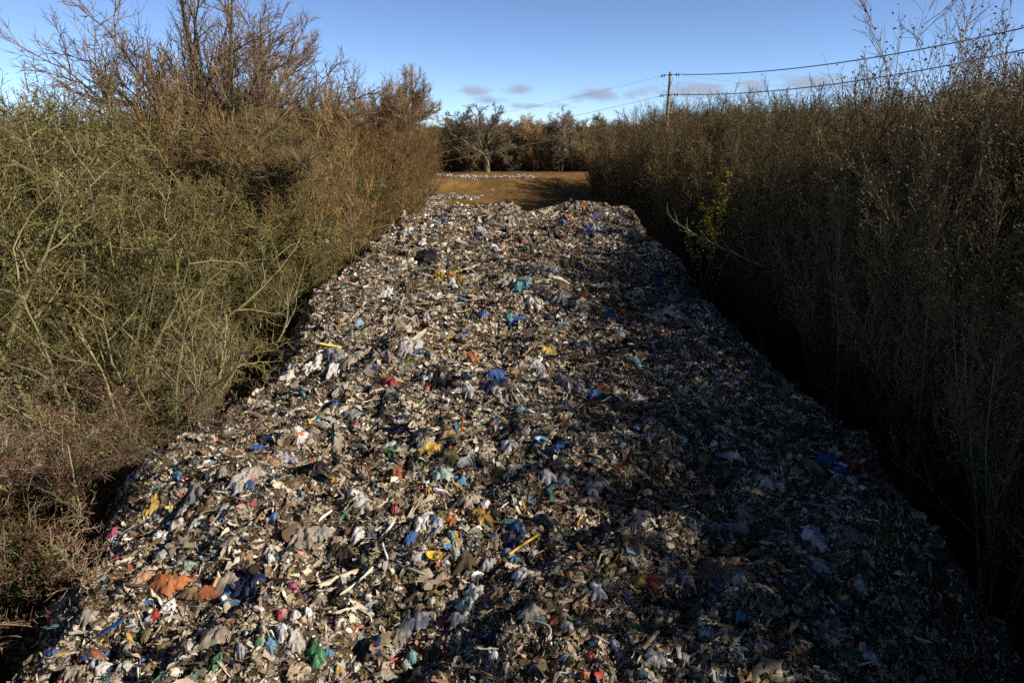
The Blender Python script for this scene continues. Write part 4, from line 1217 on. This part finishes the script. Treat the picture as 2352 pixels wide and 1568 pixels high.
# left far: golden brown willows
for y in np.arange(35, 112, 4.8):
    for k, x in enumerate(np.arange(-12.0 if y < 55 else (-12.4 if y < 76 else (-17.5 if y < 102 else -12.5)), -(y*.55+12), -5.0)):
        if k > 7: break
        if y < 55 and k > 1: continue
        xx = x+rng.normal(0, .8); yy = y+rng.normal(0, 1.0)
        s = (1.0 if k == 0 else 1.08)*(1+rng.normal(0, .06))*(1.0 if y < 62 else .98)
        if y > 75: s *= .95
        place(WIL[rng.integers(0, 3)], xx, yy, s, rng.uniform(0, 6.28), 'golden brown willow with many fine upright stems beyond the lichened trees', 'tree', 'willows left of the far heap')
pA = p_fan(8.0, 13, 12.2, .62, cols=[tuple(v*1.45 for v in c) for c in TW_R], rad=.46, n2=12, n3=9, n4=6, rm=1.4)
place(pA, P2(590, 52), 52, 1.0, 3.7, 'bare tree of reddish twigs joined to the right side of the tallest tree', 'tree')
place(pA, P2(490, 47), 47, 1.18, .6, 'tallest bare tree at the upper left, with its crown cut by the frame', 'tree')
place(p_fan(6, 10, 9.5, .5, rad=.3, n2=12, rm=1.6, cols=[tuple(v*1.3 for v in c) for c in TW_R]), P2(270, 46), 46, .95, 2.0, 'reddish bare tree left of the tallest tree', 'tree')
pB = p_big(11, 11, 1.0, .60, cols=TW_L+TW_R, rad=.32, wig=.22, up=.10, crownlen=.62)
place(pB, P2(600, 36), 36, 1.18, 2.6, 'gnarled tree with broken trunk forking wide against the sky', 'tree', tilt=-.12)
pD = p_fan(12.0, 14, 6.6, .85, cols=[tuple(v*1.6 for v in c) for c in TW_R], rad=.34, n2=10, n3=9, n4=5, rm=1.4, l2=.58, t0=.80, lead_l=.7, up=.045)
place(pD, P2(950, 84), 84, 1.14, 1.2, 'round-topped bare tree standing above the end of the left thicket', 'tree')
place(pD, P2(898, 92), 92, 1.02, 3.2, 'slimmer bare tree just left of the round-topped one', 'tree')
for i_, y in enumerate(np.arange(60, 88, 3.6)):
    place(WIL[i_ % 3], -10.6+rng.normal(0, .35)-(.8 if y > 80 else 0), y, .88+rng.normal(0, .05), rng.uniform(0, 6.28), 'golden brown willow with many fine upright stems beyond the lichened trees', 'tree', 'willows left of the far heap')
place(p_willow(14, TW_G), P2(800, 60), 60, 1.12, .3, 'tall pale-stemmed willow rising above the others left of the heap', 'tree')
for px_, Y_, s_ in ((715, 57, 1.16), (765, 61, 1.2), (845, 66, 1.14)):
    place(WIL[int(px_) % 3], P2(px_, Y_), Y_, s_, px_*.01, 'golden brown willow with many fine upright stems beyond the lichened trees', 'tree', 'willows left of the far heap')
# far wood
for x in np.arange(-34, 26, 3.3):
    for yy0 in (143.5, 147):
        xx = x+rng.normal(0, .7)
        if yy0 < 145 and abs(xx+5.2) < 4.2: continue
        place(SCR[rng.integers(0, 2)], xx, yy0+rng.normal(0, .5)+(.0 if xx < 3 else 1.0), rng.uniform(.7, 1.15), rng.uniform(0, 6.28), 'grey brown scrub bush along the foot of the far wood', 'bush', 'scrub bushes at the far wood edge')
nf = 0
for row, y in enumerate((147, 154, 162, 171, 182)):
    for x in np.arange(-100+row*3, 110, 6.6 if row < 3 else 9.0):
        xx = x+rng.normal(0, 1.6); yy = y+rng.normal(0, 1.6)
        if row == 0 and abs(xx+5.5) < 8: yy += 6
        pr = FAR[rng.integers(0, 6)]
        s = (.52 if row == 0 else .84 if row == 1 else .90+.02*row)*(1+rng.normal(0, .08))
        if row == 0 and xx < -30: s *= 1.2
        place(pr, xx, yy, s, rng.uniform(0, 6.28), 'brown woodland tree with olive leaves left in the far wood' if pr is FAR[4] else 'bare brown tree in the far wood beyond the soil field', 'tree', 'leafy trees of the far wood' if pr is FAR[4] else 'bare trees of the far wood')
place(p_oak(), P2(1118, 140)+0., 140.0, .98, 1.0, 'wide spreading oak with stout trunk at the edge of the far wood', 'tree')
place(p_far(12, TW_H, .7), P2(1290, 143), 143, 1.05, .5, 'pale-limbed tree right of the spreading oak', 'tree')
# right thicket
def rt(x, y):
    a = 10.9+.45*(x-14); b_ = 8.7+.50*(x-14); m_ = 11.1+.15*(x-14); c_ = 7.0+.35*(x-14)
    f = float(sstep(20, 46, y)); g = float(sstep(84, 96, y)); h_ = min(a, 12.4)*(1-f)+min(b_, 11.8)*f; q_ = float(sstep(51, 57, y)); h_ = h_*(1-q_)+min(m_, 11.8)*q_; return h_*(1-g)+min(c_, 10.5)*g
for y in np.concatenate([np.arange(-9.5, 64, 2.7), np.arange(64, 121, 4.4)]):
    st = 2.7 if y < 64 else 4.4
    x0 = 13.5 if y < 100 else 14.5
    for k, x in enumerate(np.arange(x0, 31 if y < 12 else min(y*.80+20, 31 if y < 64 else 36), st)):
        xx = x+rng.normal(0, .55); yy = y+rng.normal(0, .55)
        h = rt(xx, yy)+rng.normal(0, .55)-(.7 if k == 0 else 0)
        near = y < 30
        place(WHP[rng.integers(0, 4)], xx, yy, h/9.7*(1.2 if y > 64 else 1), rng.uniform(0, 6.28),
              'dark dense clump of bare upright saplings in the thicket right of the near heap' if near else 'brown clump of bare upright saplings in the thicket right of the far heap and field', 'sapling clump',
              'sapling clumps right of the near heap' if near else 'sapling clumps right of the far heap', sz=h/9.7)
ORL = [(.42, .17, .07), (.38, .12, .06), (.30, .20, .06), (.20, .17, .05)]
pO = p_whip(13.5, ORL, 5000, TW_D, .10)
place(pO, P2(2150, 27), 27, 1.06, .4, 'tallest sapling on the right with sparse orange leaves against the sky', 'tree')
place(pO, P2(2300, 25), 25, .93, 2.4, 'sapling with yellow green and orange leaves at the right picture edge', 'tree')
place(pO, P2(2080, 31), 31, .92, 4.4, 'lower orange-leaved sapling left of the tallest leafy one', 'tree')
pU = p_whip(12, None, 700, TW_L)
place(pU, P2(1905, 36), 36, 1.0, 1.4, 'pale upright bare sapling standing out against the sky, the taller of two', 'tree')
place(pU, P2(1835, 38), 38, .96, 3.4, 'pale upright bare sapling with thin crown, the lower of two', 'tree')
pY = p_whip(6, [(.62, .52, .06), (.55, .48, .10)], 420, TW_D)
yq = at(1655, 470, 26)
# undergrowth: ivy, bramble and grass as one mass on each side
def ground_cover(name, n, xr_, yr_, cols, size, hgt_, label, dens=None):
    x = rng.uniform(*xr_, n); y = rng.uniform(*yr_, n)
    base = ground_z(x, y); hh = np.maximum(heap_z(x, y, False), 0)
    lump = np.clip(fbm(x*.35, y*.35, 4, 61)+.45, 0, 1.3)*hgt_
    keep = (hh < .5)
    x, y, base, lump, hh = x[keep], y[keep], base[keep], lump[keep], hh[keep]; n = len(x)
    c = np.stack([x, y, base+hh+lump*rng.random(n)**.35], 1)
    s = size*rng.uniform(.5, 1.4, n)[:, None]
    u = nrm(rng.normal(0, 1, (n, 3))); w_ = nrm(rng.normal(0, .6, (n, 3))+np.array([0, 0, 1.])); v = nrm(np.cross(w_, u)); u = np.cross(v, w_)
    V = np.stack([c-u*s*.5, c+v*s*.33, c+u*s*.6, c-v*s*.33], 1).reshape(-1, 3)
    cl = np.array(cols)[rng.integers(0, len(cols), n)]*rng.uniform(.6, 1.3, (n, 1))
    me = np_mesh(name, V, np.arange(n*4).reshape(-1, 4), np.repeat(cl, 4, axis=0))
    tag(link(name, me, M_LEAF), label, 'undergrowth', kind='stuff')
GC = [(.05, .075, .02), (.075, .095, .02), (.10, .10, .03), (.13, .10, .04), (.08, .05, .025)]
ground_cover('ivy_and_brambles', 150000, (-26, -9.2), (3, 34), GC, .085, 1.5, 'tangled green ivy and brambles covering the ground under the left thicket')
ground_cover('brambles', 60000, (-30, -9.5), (34, 70), GC, .13, 1.5, 'brown green brambles at the foot of the willows')
ground_cover('bramble_patch', 60000, (12, 26), (2, 60), [(.03, .045, .012), (.05, .05, .02), (.06, .04, .02)], .12, 1.6, 'dark brambles at the foot of the right thicket')

# single sprays that stand out on the right thicket's slope
def spray(p, h, nm, label, cols, nleaf, lsize, lean=(0, 0)):
    s0 = stems(3, h, .22, .022, 8, .06, .02, .3, .05, lean)
    s1 = kids(s0, 5, .35, 1, .5, .2, .35, 5, .1, .08, .6, rmin=.008)
    ex = [('leaves', leaves(s1, nleaf, lsize, cols, .10), M_LEAF)]
    pr = proto(nm, None, M_BARKP, M_TWIGP, ([s0], [4]), [BK_G], ([s1], [3]), [TW_L], ex)
    top = max(s0.P[..., 2].max(), 1)
    place(pr, p[0], p[1], 1, rng.uniform(0, 6.28), label, 'sapling', z=p[2]-top*.93)
YL = [(.88, .66, .05), (.85, .60, .06), (.70, .55, .05)]
spray(at(1650, 440, 37), 5, 'yellow_leaved_sapling', 'thin sapling with bright yellow leaves, the larger right spray', YL, 420, .13)
spray(at(1622, 485, 35), 4.5, 'yellow_leaved_sapling', 'thin sapling with bright yellow leaves, just left of the largest spray', YL, 260, .13)
spray(at(1690, 440, 38), 5, 'yellow_leaved_sapling', 'thin sapling with yellow leaves, rightmost yellow spray', YL, 120, .11)
spray(at(1645, 550, 31), 3.5, 'yellow_leaved_sapling', 'thin sapling with few yellow leaves, lowest of the yellow sprays', YL, 90, .08)
b0, b1, b2, b3 = at(1750, 610, 27), at(1640, 560, 26), at(1575, 535, 26), at(1533, 492, 26.5)
tt = np.linspace(0, 1, 14)
pth = np.array([(1-t)**3*np.array(b0)+3*(1-t)**2*t*np.array(b1)+3*(1-t)*t*t*np.array(b2)+t**3*np.array(b3) for t in tt])
br = empty('bare_branch', tuple(b0)); 
o = link('limb', tube_mesh('limb', pth-np.array(b0), np.linspace(.035, .010, 14), 6, (.32, .28, .19)), M_BARKP, br)
s0 = Br((pth-np.array(b0))[None], np.linspace(.045, .012, 14)[None], np.array([3.5]))
s1 = kids(s0, 14, .2, 1, .5, .2, .3, 4, .1, .1, .5, rmin=.007)
V, Q, C = tubes([s1], [3], [[(.36, .31, .2)]]); o = link('twigs', np_mesh('twigs', V, Q, C), M_TWIGP, br)
tag(br, 'pale bare branch arching out of the dark right thicket over the heap', 'branch')

# ------------------------------------------------------------------ power line
PY = 75.0
pt = at(1540, 165, PY); pb = Vector((at(1536, 286, PY).x-.25, PY, float(ground_z(16, PY))))
root = empty('utility_pole', tuple(pb)); tag(root, 'weathered wooden power pole rising above the right thicket', 'utility pole')
ax = (pt-pb); n_ = 20
M_POLE, nt, b = new_mat('pole_wood')
nz = noise_node(nt, 3, 6, .7); c = mixc(nt, ramp(nt, nz.outputs[0], .4, .6), (.50, .43, .30), (.34, .29, .20)); nt.links.new(c, b.inputs['Base Color']); b.inputs['Roughness'].default_value = .9
bump(nt, b, nz.outputs[0], .6, .03)
pts = [np.array(ax)*k/(n_-1) for k in range(n_)]
link('shaft', tube_mesh('shaft', pts, np.linspace(.20, .135, n_), 14, 'tan'), M_POLE, root)
M_INS, nt, b = new_mat('brown_porcelain'); b.inputs['Base Color'].default_value = (.03, .018, .016, 1); b.inputs['Roughness'].default_value = .3
M_STEEL, nt, b = new_mat('dark_steel'); b.inputs['Base Color'].default_value = (.045, .045, .05, 1); b.inputs['Roughness'].default_value = .6; b.inputs['Metallic'].default_value = .4
M_WIRE, nt, b = new_mat('cable_black'); b.inputs['Base Color'].default_value = (.018, .02, .025, 1); b.inputs['Roughness'].default_value = .6
M_WIREL, nt, b = new_mat('bare_conductor'); b.inputs['Base Color'].default_value = (.38, .40, .36, 1); b.inputs['Roughness'].default_value = .5; b.inputs['Metallic'].default_value = .2
def on(py):
    f = (at(1540, py, PY).z-pb.z)/ax.z; return np.array(pb)+np.array(ax)*f
ends = {}
for key, py in (('top', 172), ('mid', 218), ('low', 262)):
    c0 = on(py)
    link('bracket', tube_mesh('bracket', np.array([c0+[-.42, -.05, -.05], c0+[0, -.2, 0], c0+[.42, -.05, .05]])-np.array(pb), .035, 6, 'dark'), M_STEEL, root)
    col_ = tube_mesh('collar', np.array([c0+[0, 0, -.06], c0+[0, 0, .06]])-np.array(pb), .19, 14, 'dark'); link('collar', col_, M_STEEL, root)
    for sgn in (-1, 1):
        d = np.array([sgn*.97, 0, -.24 if sgn < 0 else .05]); d /= np.linalg.norm(d)
        a0 = c0+np.array([sgn*.40, -.05, 0]); q_ = np.array([a0+d*u for u in (0, .18, .20, .24, .26, .42, .44, .48, .50, .75)])
        if key == 'low': a1 = a0
        else:
            link('insulator', tube_mesh('insulator', q_-np.array(pb), [.03, .03, .17, .17, .035, .035, .17, .17, .03, .02], 12, 'dark'), M_INS, root)
        ends[key, sgn] = q_[-1] if key != 'low' else a0
jl = [np.array(on(p_))-np.array(pb)+[dx, -.25, 0] for p_, dx in ((180, .22), (195, .1), (210, -.16), (240, -.2), (270, -.2), (330, -.2))]
link('down_lead', tube_mesh('down_lead', jl, .022, 6, 'black'), M_WIRE, root)
for k_, (p0_, dx) in enumerate(((183, -1), (226, -1), (184, 1))):
    q0 = np.array(on(p0_))-np.array(pb)
    link('jumper_wire', tube_mesh('jumper_wire', [q0+[dx*(.9-.9*u), -.2, -.55*math.sin(math.pi*min(u*.8+.1, 1))-.1] for u in np.linspace(0, 1, 9)], .015, 5, 'black'), M_WIRE, root)
def wire(a, b_, sag, r, mat, label, nm='overhead_cable'):
    a = np.array(a); b_ = np.array(b_); t_ = np.linspace(0, 1, 60)[:, None]
    P_ = a+(b_-a)*t_; P_[:, 2] -= 4*sag*(t_*(1-t_))[:, 0]
    mid = P_.mean(0)
    o = link(nm, tube_mesh(nm, P_-mid, r, 6, 'black'), mat); o.location = mid; tag(o, label, 'cable')
for key, px, py, lab in (('top', 2430, 46, 'topmost thick black cable running from the pole to the right edge'), ('mid', 2430, 97, 'middle thick black cable running from the pole to the right edge'), ('low', 2430, 168, 'lowest black cable skimming the right thicket tops')):
    wire(ends[key, 1], at(px, py, 46), .85, .042 if key != 'low' else .03, M_WIRE, lab)
for key, px, py, lab in (('top', 900, 309, 'topmost thin pale wire running left from the pole'), ('mid', 900, 346, 'middle thin pale wire crossing the far wood'), ('low', 900, 392, 'lowest thin pale wire crossing in front of the oak')):
    wire(ends[key, -1], at(px, py, PY), .25, .014 if key == 'top' else .020, M_WIREL, lab)
wire(ends['top', 1]+np.array([.2, 0, -.1]), at(1850, 199, 160), .3, .02, M_WIREL, 'faint thin wire leading right and away from the pole top')
wire(ends['mid', 1]+np.array([.2, 0, -.1]), at(1850, 236, 160), .3, .02, M_WIREL, 'faint thin wire leading right and away from the lower insulators')
# stray bags caught in the thickets
for (px, py, Y_, w_, lab) in ((750, 558, 34, .2, 'white plastic bag caught in the twigs of the left thicket'), (1915, 400, 40, .3, 'small pale rag caught low in the right thicket')):
    q = at(px, py, Y_); o = mk_lump('plastic_bag', np.array(q), w_, w_, w_*.9, 0, 'white', None, px, M_FILM); tag(o, lab, 'plastic bag')
